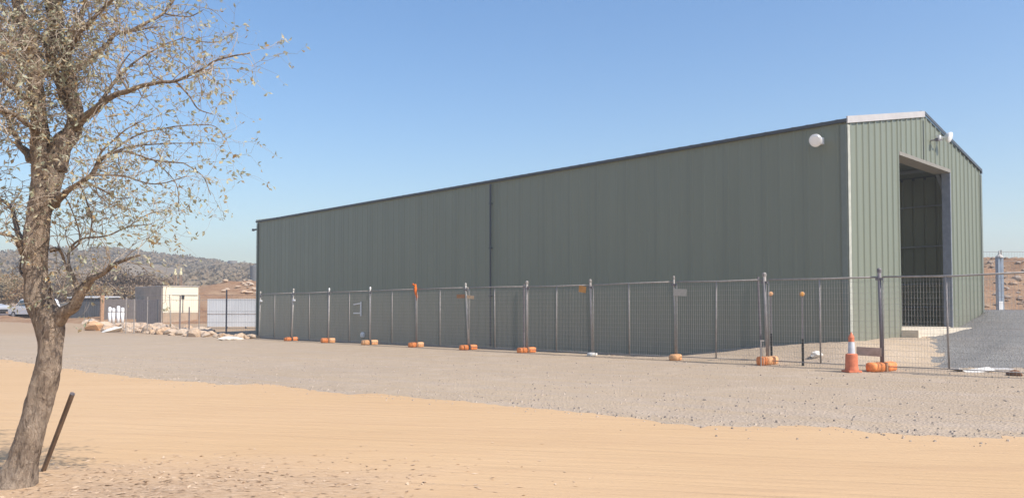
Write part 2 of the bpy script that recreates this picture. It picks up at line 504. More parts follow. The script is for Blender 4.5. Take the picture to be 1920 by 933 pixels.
# downpipe
def wall_s(px):
    k = (px-960)/F*1.0
    return (NN.x-k*NN.y)/(-A.x+k*A.y)
sd = wall_s(922)
w = MB(); w.tube([W(sd, 0, 5.9, out=.075), W(sd, 0, 3.6, out=.075)], .032, 10)
w.tube([W(sd, 0, 3.6, out=.075), W(sd, 0, .1, out=.075)], .026, 10)
for z in (5.2, 3.6, 1.9): w.box(W(sd, 0, z, out=.06), (.13, .09, .03), RA)
w.build('downpipe', M['trim_dark'], shed)
# sheet lap seams (raised lap strips), faint
w = MB()
for i in range(1, 28):
    s0 = i*1.14-.031 if i*1.14 < SL else None
    if s0 and s0 < SL: w.box(W(s0+.002, 0, EAVE/2, out=.003), (.012, .004, EAVE-.1), RA)
w.build('lap_seams', M['trim_green'], shed)
# gable centre joint above door
w = MB(); w.box(W(0, SW/2-.001, (DZ+RIDGE)/2-.08, side=.012), (.012, .03, RIDGE-DZ-.15), RB@Matrix.Rotation(R(90), 3, 'Z')); w.build('joint_cover', M['trim_dark'], shed)
# door opening: lintel, jambs, slab
w = MB(); w.box(W(.20, (D0+D1)/2, DZ-.0-.06), (D1-D0, .46, .10), RB); w.build('lintel', M['lintel'], shed)
w = MB(); w.box(W(.14, D0+.006, DZ/2+.35), (.26, .05, DZ-.75), RA); w.build('jamb', M['trim_green'], shed)
w = MB(); w.box(W(.11, D1+.02, DZ/2+.35), (.24, .07, DZ-.75), RA); w.build('jamb', simple('jamb_grey', (.20, .22, .26), .6), shed)
w = MB(); w.box(W(SL/2, SW/2, .43), (SL-.1, SW-.1, .9), RA)
w.box(W(-.22, (D0+D1)/2+.1, .50), (.5, D1-D0+.34, .72), RA)
w.build('slab', M['concrete'], shed, bevel=.01)
# door track hung inside and half-open door leaf parked inside right
w = MB()
for i in range(11):
    s = .9+i*2.9
    if s > SL-.3: break
    for t0 in (.22, SW-.22):
        w.box(W(s, t0, 3.35), (.16, .26, 5.0), RA)
    for sg in (0, 1):
        t0, t1 = (.2, SW/2) if sg == 0 else (SW-.2, SW/2)
        p, q = W(s, t0, EAVE-.25), W(s, t1, RIDGE-.25)
        w.tube([p, q], .12, 4)
        w.tube([W(s, t0, EAVE-1.0), W(s, t0+(1.0 if sg == 0 else -1.), EAVE-.1)], .09, 4)
w.build('portal_frame', M['purlin'], shed)
w = MB()
for z in (1.5, 2.3, 3.6, 5.0):
    for t0 in (.06, SW-.06): w.box(W(SL/2, t0, z), (SL-.2, .05, .045), RA)
for k in range(1, 6):
    for sg in (0, 1):
        t = SW/2*k/6; tt = t if sg == 0 else SW-t
        w.box(W(SL/2, tt, rake(t)-.06), (SL-.2, .07, .1), RA)
w.build('girts', M['purlin'], shed)
# shelving racks stored inside near the right wall
w = MB()
for s in (2.2, 4.6):
    for t in (6.9, 7.5): w.box(W(s, t, 1.9), (.06, .06, 2.0), RA)
for z in (1.05, 1.4, 1.75, 2.1, 2.45): w.box(W(3.4, 7.2, z), (2.4, .62, .035), RA)
sh = w.build('storage_rack', M['purlin'], None, origin=(0,0,0)); sh.location = NN
tag(sh, 'grey steel shelving rack standing inside the dark open shed doorway', 'shelving')

def floodlight(s, t, z, face, parent):
    d = (-B) if face == 'side' else (-A)
    e = MB(); p = W(s, t, z); q = p + d*.28
    e.tube([p+d*.02, q], .022, 8); e.box(p+d*.035, (.12, .12, .16), RA)
    br = e.build('light_bracket', M['white'], parent)
    e = MB(); aim = (d + Vector((0,0,-.35))).normalized(); m = aim.to_track_quat('Z', 'Y').to_matrix()
    e.lathe(q, [(.05,-.06), (.11,-.02), (.155,.05), (.16,.09)], 24, m)
    h = e.build('floodlight', M['white'], parent, smooth=False)
    e = MB(); e.lathe(q, [(.146,.09), (.140,.105), (.10,.118), (.02,.122)], 24, m)
    e.build('lens', M['lamp_glass'], h)
floodlight(wall_s(1545), 0, EAVE-.43, 'side', shed)
floodlight(0, 6.35, 6.52, 'gable', shed)
w = MB(); w.tube([W(0, 5.75, 6.36, side=.03), W(0, 5.75, 6.36, side=.2), W(0, 6.1, 6.4, side=.24)], .02, 6); w.box(W(0, 5.75, 6.36, side=.2), (.1,.1,.08), RA)
w.build('camera_bracket', M['galv_dark'], shed)
# far corner stub brackets at the eave
w = MB(); w.box(W(SL+.22, -.06, EAVE-.42), (.4, .08, .08), RA); w.box(W(SL+.38, -.06, EAVE-.42), (.06, .12, .12), RA); w.build('gutter_stub', M['trim_dark'], shed)

# small wall bracket and tap box on the shed wall seen through the fence
def wall_pt(px, py):
    s = wall_s(px); d = (NN+A*s).y
    return s, at(px, py, d).z
s, z = wall_pt(676, 578)
w = MB()
w.box(W(s-.12, 0, z-.02, out=.06), (.05, .04, .62), RA)
w.box(W(s+.16, 0, z+.2, out=.06), (.55, .04, .05), RA @ Matrix.Rotation(R(5), 3, 'Y'))
w.box(W(s+.16, 0, z-.2, out=.06), (.55, .04, .05), RA)
w.build('bracket_frame', M['white'], shed)
s, z = wall_pt(684, 627)
w = MB(); w.lathe(W(s, 0, z, out=.1), [(.02,-.13), (.09,-.09), (.11,.02), (.07,.1), (.02,.12)], 10); w.tube([W(s, 0, z+.05, out=.02), W(s, 0, z+.05, out=.14)], .03, 6)
w.build('hose_tap', M['white'], shed)

# ------------------------------------------------------------------ temporary fence
P0 = onz(549, 638.5); P9 = onz(1650, 694.5, .125); P9.z = 0
FD = (P9-P0).normalized(); FN = Vector((FD.y, -FD.x, 0))
if FN.y > 0: FN = -FN
def on_fence(px):
    k = (px-960)/F; c = math.cos(PITCH)
    # x = k*y approx with tiny pitch correction through at()
    a = at(px, 600, 1.); kk = a.x
    t = (kk*P0.y-P0.x)/(FD.x-kk*FD.y)
    return P0+FD*t
posts = [  # base px, top px, top y, radius, material, finial
 (486, 488, 547, .026, 'galv_pale', 'pale steel fence post at the far end beside the shed corner'),
 (547, 550, 542, .030, 'galv_pale', 'slightly leaning pale fence post with a white insulator near its top, leftmost with orange feet'),
 (616, 617, 541, .028, 'galv_pale', 'pale fence post with a white cap, next left of the white wall bracket'),
 (694, 694, 539, .028, 'galv_pale', 'pale fence post with a white cap just right of the white wall bracket'),
 (781, 779, 535, .026, 'galv', 'fence post wrapped in orange cloth at its top'),
 (879, 873, 532, .026, 'galv_pale', 'leaning fence post with orange and tan reflector boards across it'),
 (988, 988, 528, .038, 'galv', 'thick grey fence post with a dark twin behind it in mid fence'),
 (1111, 1107, 525, .032, 'galv', 'grey fence post rising from the small white foot'),
 (1267, 1264, 519, .022, 'galv', 'thin fence post beside the small beige sign'),
 (1439, 1434, 513, .040, 'galv', 'tall thick fence post beside the two amber reflectors'),
 (1653, 1650, 505, .036, 'galv_dark', 'dark fence post in front of the shed gable'),
]
pw = []
for i, (bx, tx, ty, r, mat, lab) in enumerate(posts):
    b = on_fence(bx); t = on_fence(tx); zt0 = at(tx, ty, t.y).z
    # the lean stays in the fence plane
    b.z = terrain(b.x, b.y)+.02; pw.append((b, Vector((t.x, t.y, zt0))))
    e = empty('fence_post', b); tag(e, lab, 'fence post', 'posts of the temporary fence')
    w = MB(); top = Vector((t.x-b.x, t.y-b.y, zt0-b.z)); w.tube([(0,0,0), top], r, 10); w.build('pole', M[mat], e, smooth=True)
    w = MB(); w.lathe(top, [(r*1.25, -.06), (r*1.3, 0), (r*.9, .025), (.004, .035)], 10); w.build('cap', M['white'] if i in (2, 3) else M[mat], e)
    w = MB(); w.box(top+Vector((0,0,-.2))+FD*.0, (.14, .07, .05), rot_to(FD)); w.build('clamp', M['galv_dark'], e)
    if i in (6, 9):
        w = MB(); o = -FD*.13+Vector((0,.1,0)); w.tube([o+Vector((0,0,0)), o+top*.97], .026, 6); w.build('stay_tube', M['galv_dark'], e)
    if i in (0, 1):
        w = MB(); c = top*.78 if i else top*.8; w.lathe(c, [(.02,0), (.05,.02), (.03,.08), (.055,.13), (.02,.18)], 10, FD.to_track_quat('Z','Y').to_matrix()); w.build('insulator', M['white'], e)
b10 = pw[-1][0]+FD*2.85; b10.z = terrain(b10.x, b10.y); t10 = b10+Vector((0,0,2.3))
pw.append((b10, t10))
e = empty('fence_post', b10); tag(e, 'grey fence post at the right end of the temporary fence', 'fence post', 'posts of the temporary fence')
w = MB(); w.tube([(0,0,0), (0,0,2.25)], .03, 10); w.build('pole', M['galv'], e)

rail_px = [(486,551),(547,549),(616,547),(694,545),(781,542),(877,539),(988,537),(1109,534),(1265,528),(1436,524),(1651,519),(1990,508)]
rail_z = [at(a, b, on_fence(a).y).z for a, b in rail_px]
def panel(i, p, q, label, stay):
    p = p.copy(); q = q.copy(); z0 = .10; L = (q-p).length; d = (q-p); d.z = 0; d.normalize()
    ra, rb_ = rail_z[i], rail_z[i+1]; rz = (ra+rb_)/2
    e = empty('mesh_barrier', (p.x, p.y, 0)); tag(e, label, 'fence panel', 'mesh panels of the temporary fence')
    g0, g1 = .035, L-.035; sag = random.uniform(-.01, .03)
    def lp(u, z, o=0): return d*u + Vector((0,0,z)) + FN*o
    rr = .019
    w = MB()
    w.tube([lp(g0, ra), lp(L/2, rz-sag), lp(g1, rb_)], rr, 8)
    w.tube([lp(g0, z0+terr(p, d, g0)), lp(L/2, z0+terr(p, d, L/2)), lp(g1, z0+terr(p, d, g1))], .010, 8)
    w.tube([lp(g0, z0), lp(g0, ra)], .010, 8); w.tube([lp(g1, z0), lp(g1, rb_)], .010, 8)
    w.build('frame', M['galv'], e, smooth=True)
    w = MB(); w.tube([lp(stay*L, z0+terr(p, d, stay*L)), lp(stay*L+random.uniform(-.03, .03), rz-sag)], .018, 8); w.build('stay', M['galv'], e, smooth=True)
    w = MB(); u = g0+.03; r = .0023
    while u < g1-.02:
        w.tube([lp(u, z0, .003), lp(u, ra+(rb_-ra)*u/L-sag*(1-abs(2*u/L-1)), .003)], r, 3, False); u += .06
    z = z0+.1
    while z < min(ra, rb_)-.03:
        w.tube([lp(g0, z, -.003), lp(g1, z, -.003)], r, 3, False); z += .12
    w.build('wire_mesh', M['wire'], e)
    return e
def terr(p, d, u):
    return terrain(p.x+d.x*u, p.y+d.y*u)
stays = [515, 580, 655, 735, 825, 928, 1043, 1180, 1342, 1538, 1778]
plabs = ['mesh fence panel at the far end by the shed corner',
 'mesh fence panel between the leaning insulator post and the next white capped post',
 'mesh fence panel in front of the white wall bracket',
 'mesh fence panel just left of the orange cloth post',
 'mesh fence panel between the orange cloth post and the reflector board post',
 'mesh fence panel in front of the shed downpipe',
 'mesh fence panel holding the small orange square tag',
 'mesh fence panel between the white foot and the beige sign post',
 'mesh fence panel with the beige sign at its left end',
 'mesh fence panel beside the amber reflectors in front of the shed corner',
 'mesh fence panel across the shed doorway with a brown board at its foot']
for i in range(11):
    p, q = pw[i][0], pw[i+1][0]
    sp = on_fence(stays[i]); st_ = (Vector((sp.x, sp.y, 0))-Vector((p.x, p.y, 0))).length/(Vector((q.x-p.x, q.y-p.y, 0))).length
    panel(i, Vector((p.x, p.y, 0)), Vector((q.x, q.y, 0)), plabs[i], min(.8, max(.2, st_)))

# feet: pairs of moulded blocks
def block_mb(L, wd, h, seed, squash=.8):
    w = MB(); n0 = 0; U, V_ = 8, 12
    # superellipsoid-like loaf with a flat base
    for i in range(U+1):
        a = -1+2*i/U; k = (1-abs(a)**5)**.4 if abs(a) < 1 else 0.02
        k = max(k, .45)
        for j in range(V_):
            th = 2*math.pi*j/V_; c, s = math.cos(th), math.sin(th)
            cc = math.copysign(abs(c)**.55, c); ss = math.copysign(abs(s)**.55, s)
            p = Vector((a*L/2*(1 if abs(a) < 1 else .97), cc*wd/2*k, h/2+ss*h/2*(k*.6+.4)))
            p += Vector((0,0,1))*.012*nz(p, 14, seed)+Vector((1,1,0))*.010*nz(p, 11, seed+3)
            p.z = max(p.z, -.01); w.v.append(p)
    for i in range(U):
        for j in range(V_):
            a = i*V_+j; b = i*V_+(j+1) % V_; w.f.append((a, b, b+V_, a+V_))
    w.f.append(tuple(reversed(range(V_)))); w.f.append(tuple(U*V_+j for j in range(V_)))
    return w
def foot(pos, label, ang, mats=('orange_block', 'orange_block'), n=2, size=(.36, .22, .17), seed=0, gap=.02, tilt=0):
    e = empty('ballast_weight', pos, ang); e.rotation_euler = (0, tilt, ang); tag(e, label, 'fence foot', 'feet of the temporary fence')
    for k in range(n):
        w = block_mb(size[0], size[1]*1.1, size[2]*1.05, seed+k)
        off = (k-(n-1)/2)*(size[0]+gap)
        o = w.build('block', M[mats[k]], e, smooth=True); o.location = (off, 0, 0)
        o.rotation_euler = (0, 0, random.uniform(-.12, .12))
    w = MB(); w.box((0, 0, size[2]*.5), (.05, size[1]*1.04, size[2]*1.06)); 
    if n == 2: w.build('strap', M['trim_dark'] if seed % 2 else M['timber'], e)
    return e
BA = math.atan2(-FN.y, -FN.x)
M['orange_pale'] = simple('orange_pale', (.80, .42, .20), .6, .3, var=.2, sc_=14, bump=.004)
fl = [
 (1, 'pair of orange fence feet furthest left, under the leaning insulator post', ('orange_block',)*2, 2, (.34,.22,.17)),
 (2, 'pair of orange fence feet left of the white wall bracket', ('orange_block','orange_pale'), 2, (.30,.24,.2)),
 (3, 'pair of orange fence feet right of the white wall bracket', ('orange_pale',)*2, 2, (.34,.22,.19)),
 (4, 'pair of orange fence feet under the orange cloth post', ('orange_block','orange_pale'), 2, (.30,.22,.18)),
 (5, 'pair of orange fence feet under the post with reflector boards', ('orange_block',)*2, 2, (.32,.22,.17)),
 (6, 'pair of orange fence feet under the thick grey mid fence post', ('orange_block',)*2, 2, (.34,.22,.17)),
 (7, 'small white fence foot under a grey post', ('rock_white',), 1, (.30,.2,.11)),
 (8, 'single short orange fence foot under the beige sign post', ('orange_pale',), 1, (.34,.24,.17)),
 (9, 'cluster of orange and pale fence feet left of the black reflector pole', ('orange_block','orange_pale','orange_pale'), 3, (.20,.2,.2)),
 (10, 'long pair of orange fence feet beside the traffic cone', ('orange_block',)*2, 2, (.42,.24,.19)),
]
for i, lab, mats, n, size in fl:
    b = pw[i][0].copy(); b.z = terrain(b.x, b.y)-.01
    foot(b + FN*.02, lab, BA+random.uniform(-.15, .15) + (-.25 if i == 10 else 0), mats, n, size, i*7)

# tags and boards hung on the fence
def board(name, px, py, wpx, hpx, mat, label, cat, tilt=0, dz=.004, out=.05):
    p = on_fence(px); q = at(px, py, p.y); d = p.y
    wd = wpx/F*d/abs(FD.x); h = hpx/F*d
    w = MB(); w.box((0,0,0), (wd, .012, h), rot_to(FD)@Matrix.Rotation(tilt, 3, 'Y'))
    o = w.build(name, mat, None, bevel=.002); o.location = Vector((p.x, p.y, q.z))+FN*out
    return tag(o, label, cat)
board('fence_sign', 1277.5, 548, 20, 13, M['beige_sign'], 'small blank beige sign near the top of the fence', 'sign', .04)
board('reflector', 866, 555, 16, 7, simple('dull_orange', (.36,.18,.09), .7), 'dull orange reflector board left of the leaning post', 'reflector')
board('reflector', 884, 556.5, 14, 6, simple('tan_orange', (.62,.42,.25), .6), 'pale tan reflector board right of the leaning post', 'reflector', .1)
board('fence_tag', 1094.5, 542, 12, 12, simple('tag_orange', (.55,.26,.08), .7), 'small orange square tag near the fence top', 'tag', .15)
board('notice', 1630, 658.5, 31, 16, M['brown_board'], 'brown board fixed low on the fence beside the traffic cone', 'board', .02)
# orange cloth knotted round a post top
b, t = pw[4]; e = MB(); pts = [t+Vector((0,0,.05)), t+Vector((.0,-.03,-.05)), t+Vector((.01,-.05,-.18)), t+Vector((.03,-.04,-.3)), t+Vector((.06,-.03,-.42)), t+Vector((.05,-.02,-.55))]
e.tube(pts, [.02, .042, .055, .045, .035, .01], 9, True, lambda q, a, i: 1+.5*nz(q, 22))
e.tube([t+Vector((-.03,-.05,0)), t+Vector((-.09,-.08,.06)), t+Vector((-.10,-.07,.0))], [.03,.035,.01], 6)
o = e.build('orange_cloth', M['orange_cloth'], None, smooth=True, origin=t); tag(o, 'orange cloth tied round the top of a fence post', 'cloth')

# reflector poles
def reflector_pole(px, pbase, ptop, label, off):
    b = solve(px, pbase)
    zt_ = at(px, ptop, b.y).z
    e = empty('reflector_pole', b); tag(e, label, 'reflector')
    H_ = zt_-b.z
    w = MB(); w.tube([(0,0,-.1), (0.0,0,.62)], .03, 8); w.build('sleeve', M['black'], e)
    w = MB(); w.tube([(0,0,.62), (0,0,H_-.04)], .014, 6); w.build('rod', M['galv_dark'], e)
    w = MB(); m = Vector((-.35,-1,0)).to_track_quat('Z','Y').to_matrix()
    w.lathe((0,0,H_), [(.02,-.03), (.055,-.02), (.06,.01), (.047,.022)], 18, m); h = w.build('reflector', M['timber'], e)
    w = MB(); w.lathe((0,-.002,H_), [(.044,.024), (.038,.034), (.01,.04)], 18, m); w.build('lens', M['amber'] if px > 1470 else M['orange_pale'], h)
reflector_pole(1505.5, 686, 551, 'thin black based pole with a yellow round reflector, standing alone', .0)
reflector_pole(1446.5, 674, 550.5, 'thin black based pole with a pale round reflector right beside the tall thick post', .17)

# traffic cone
c = solve(1597, 697.5); e = empty('traffic_cone', c, .15); tag(e, 'orange and white traffic cone with a pointed tip in front of the shed corner', 'traffic cone')
w = MB(); w.box((0,0,.02), (.29,.29,.04)); w.lathe((0,0,.04), [(.135,0), (.125,.08), (.118,.33), (.08,.345)], 24); w.build('base', M['orange_cone'], e, bevel=.006)
w = MB(); w.lathe((0,0,.385), [(.07,0), (.066,.12), (.060,.24)], 24); w.build('white_band', simple('grey_band', (.55,.56,.58), .6, var=.2, sc_=9), e)
w = MB(); w.lathe((.0,0,.626), [(.06,0), (.058,.04), (.062,.09), (.045,.13), (.02,.17), (.008,.2)], 20); w.build('tip', M['orange_cone'], e)

# metal stake and bag on the mound
b = solve(1427, 686); w = MB(); w.tube([(0,0,-.1), (.0,0,.58)], .014, 6); w.tube([(.07,0,-.1), (.06,.02,.56)], .006, 5); w.box((.03,0,.58), (.09,.03,.03))
o = w.build('metal_stake', M['galv'], None); o.location = b; tag(o, 'short metal stake left of the thick fence post foot', 'stake')
def rock_mb(r, seed, sub=2, rough=.35, scale=(1,1,1)):
    import bmesh
    bm = bmesh.new(); bmesh.ops.create_icosphere(bm, subdivisions=sub, radius=r)
    w = MB(); idx = {}
    for v in bm.verts:
        n_ = v.co.normalized()
        k = 1+rough*noise.noise(n_*1.7+Vector((seed*3.1, seed, 0)))+rough*.4*noise.noise(n_*4+Vector((0, seed*2.3, 5)))
        # facet by clipping with a few planes
        p = v.co*k
        for q in range(6):
            pn = Vector((math.sin(seed*1.3+q*2.1), math.cos(seed*2.7+q*1.3), math.sin(seed+q*3.3))).normalized()
            dd = p.dot(pn)-r*.72
            if dd > 0: p -= pn*dd
        w.v.append(Vector((p.x*scale[0], p.y*scale[1], p.z*scale[2]))); idx[v] = len(w.v)-1
    for f in bm.faces: w.f.append(tuple(idx[v] for v in f.verts))
    bm.free(); return w
def put_rock(name, pos, r, seed, mat, scale, label, cat, group=None):
    w = rock_mb(r, seed, 2, .35, scale); o = w.build(name, mat, None, smooth=False); o.location = pos
    o.rotation_euler = (0, 0, seed); return tag(o, label, cat, group)
p = solve(1531, 669); p.z += .05
put_rock('white_bag', p, .17, 3, M['rock_white'], (1,.8,.5), 'crumpled white bag lying on the mound in front of the shed wall', 'bag')

# rubble scraps at the foot of the fence
p = solve(1902, 704); put_rock('brick_lump', p+Vector((0,0,.03)), .2, 2, M['rock_brown'], (.9,.6,.5), 'rough reddish brown block lying at the right end of the fence', 'block')
for i, (px, py, wd, hgt) in enumerate([(1835, 697, .55, .07), (1872, 694, .62, .09), (1800, 696, .35, .06)]):
    p = solve(px, py); p.z += .03; w = MB(); w.box((0,0,0), (wd, .22, .025), Matrix.Rotation(R(-8+i*9), 3, 'Y')@Matrix.Rotation(R(14-9*i), 3, 'X')); 
    o = w.build('timber_offcut', M['galv_pale'] if i == 1 else M['rock_white'], None, bevel=.006); o.location = p; o.rotation_euler = (0,0,.2*i)
    tag(o, ['long pale broken board in the middle of the scraps by the right fence end', 'grey weathered board lying nearest the reddish block', 'short pale broken board lying furthest left in the rubble'][i], 'board')

# dark gravel heap by the gable
hp = MB(); hx = axis([(8.4, 24, .14)]); hy = axis([(16.4, 31, .14)]); Wn = len(hx)
hmask = []
for y in hy:
    for x in hx:
        s, t = st(x, y)
        zt0 = terrain(x, y)
        # toe runs level in front, left flank climbs to the right door jamb
        pxl = 960+F*x/y
        left = (x-9.3)-max(0, y-17.6)*.50
        fr = (y-17.4)
        if s > -.04 and t < SW+.04: inside = (t-7.3)*3 - 1.0 if s < .2 else -9
        else: inside = 9
        if s > .1 and t < SW+.1 and (t < 7.45 or s > .5): m_ = -1
        else: m_ = min(left*.9, fr*.9, 2.2)
        m_ += .18*noise.fractal(Vector((x*.9, y*.9, 4)), 1., 2., 4)
        wall_near = max(0, 1-abs(s)/1.2) if (t > 6.5 and t < SW+2) else 0
        h = .30*sm(m_/2.4)+.0*wall_near + .02*noise.noise(Vector((x*5, y*5, 0)))
        hp.v.append(Vector((x, y, zt0 + (h if m_ > 0 else max(-.06, m_*.15)))))
for j in range(len(hy)-1):
    for i in range(Wn-1):
        a = j*Wn+i
        hp.f.append((a, a+1, a+Wn+1, a+Wn))
o = hp.build('gravel_heap', M['heap'], None, smooth=True); tag(o, 'dark grey gravel heap sloping up against the right side of the shed gable', 'gravel heap')

# ------------------------------------------------------------------ small stones on the yard: uncountable
stn = MB(); rr = random.Random(5)
def pebble(w, p, r, rg):
    n = len(w.v); h = r*rg.uniform(.5, .9)
    a0 = rg.random()*6.28
    for k in range(5):
        a = a0+k*1.2566; q = r*rg.uniform(.7, 1.2); w.v.append(Vector((p.x+q*math.cos(a), p.y+q*math.sin(a), p.z-.004)))
    for k in range(5):
        a = a0+.3+k*1.2566; q = r*rg.uniform(.4, .75); w.v.append(Vector((p.x+q*math.cos(a), p.y+q*math.sin(a), p.z+h)))
    for k in range(5): w.f.append((n+k, n+(k+1) % 5, n+5+(k+1) % 5, n+5+k))
    w.f.append(tuple(n+5+k for k in range(5)))
for i in range(7000):
    x = rr.uniform(-16, 16); e = edge_y(x)
    y = e + rr.random()**1.7*(24-e) if rr.random() < .8 else e+rr.gauss(0, .5)
    if abs(x) > y*.75+1: continue
    r = .005+.013*rr.random()**3*(1.5 if x > 0 else 1)
    pebble(stn, Vector((x, y, terrain(x, y)+.004)), r, rr)
def stone_mat(name, a, b_):
    m = N(name, .9, .15); v = m.voro(9., m.coord(kind='World'), out='Color'); sp = m.n.new('ShaderNodeSeparateColor'); m.l.new(v, sp.inputs[0])
    m.color(m.mix(sp.outputs[0], a, b_)); return m.m
tag(stn.build('gravel_stones', stone_mat('stone', (.22,.19,.17), (.55,.45,.36))), 'loose small stones scattered over the grey gravel yard', 'gravel', kind='stuff')
lt = MB()
for i in range(1800):
    x = rr.gauss(-2.8, 1.3); y = 6.2+rr.gauss(0, .75)
    if y < 3 or y > 9.5: continue
    a = rr.random()*6.28; L = rr.uniform(.008, .035); wd = L*rr.uniform(.2, .5); z = .014+rr.random()*.006
    d = Vector((math.cos(a), math.sin(a), rr.uniform(-.1, .25)))*L; q = Vector((-math.sin(a), math.cos(a), rr.uniform(-.3,.3)))*wd
    p = Vector((x, y, z)); lt.quad(p-d-q*.3, p+q*-1, p+d, p+q)
tag(lt.build('leaf_litter', stone_mat('litter', (.36,.23,.14), (.68,.50,.34))), 'dry leaf litter and bark chips scattered round the tree foot', 'leaf litter', kind='stuff')

# ------------------------------------------------------------------ foreground tree
TY = 6.35
tb = at(32, 918, TY); tb.z = 0.
tree = empty('gum_tree', (tb.x, tb.y, 0)); tag(tree, 'sparse dry leaved tree leaning from the lower left corner of the sand', 'tree')
T0 = Vector((tb.x, tb.y, 0))
def path(pts, n=8):
    """pts: (px,py,dY,width_px) -> smooth list of points & radii"""
    P = [(at(a, b, TY+c)-T0, w_/F*(TY+c)/2) for a, b, c, w_ in pts]
    out, rad = [], []
    for i in range(len(P)-1):
        p0 = P[max(i-1, 0)][0]; p1, p2 = P[i][0], P[i+1][0]; p3 = P[min(i+2, len(P)-1)][0]
        for k in range(n):
            u = k/n
            out.append(.5*((2*p1)+(-p0+p2)*u+(2*p0-5*p1+4*p2-p3)*u*u+(-p0+3*p1-3*p2+p3)*u**3))
            rad.append(P[i][1]*(1-u)+P[i+1][1]*u)
    out.append(P[-1][0]); rad.append(P[-1][1]); return out, rad
tr = MB()
def barkdisp(amp):
    def f(q, a, i):
        return 1+amp*noise.fractal(Vector((q.x*9, q.y*9, q.z*3.2)), .7, 2.1, 5)+amp*.8*noise.noise(q*3.1)
    return f
main = [(14,965,0,96),(24,925,0,84),(34,895,0,64),(44,862,0,54),(57,820,0,48),(70,760,0,45),(90,690,0,43),(96,640,0,45),(90,598,0,52),(74,560,0,45),(68,510,0,40),(68,450,0,42),(74,395,.0,44),(88,335,.02,52),(94,290,.02,58)]
pts, rad = path(main, 12); tr.tube(pts, rad, 40, True, barkdisp(.15))
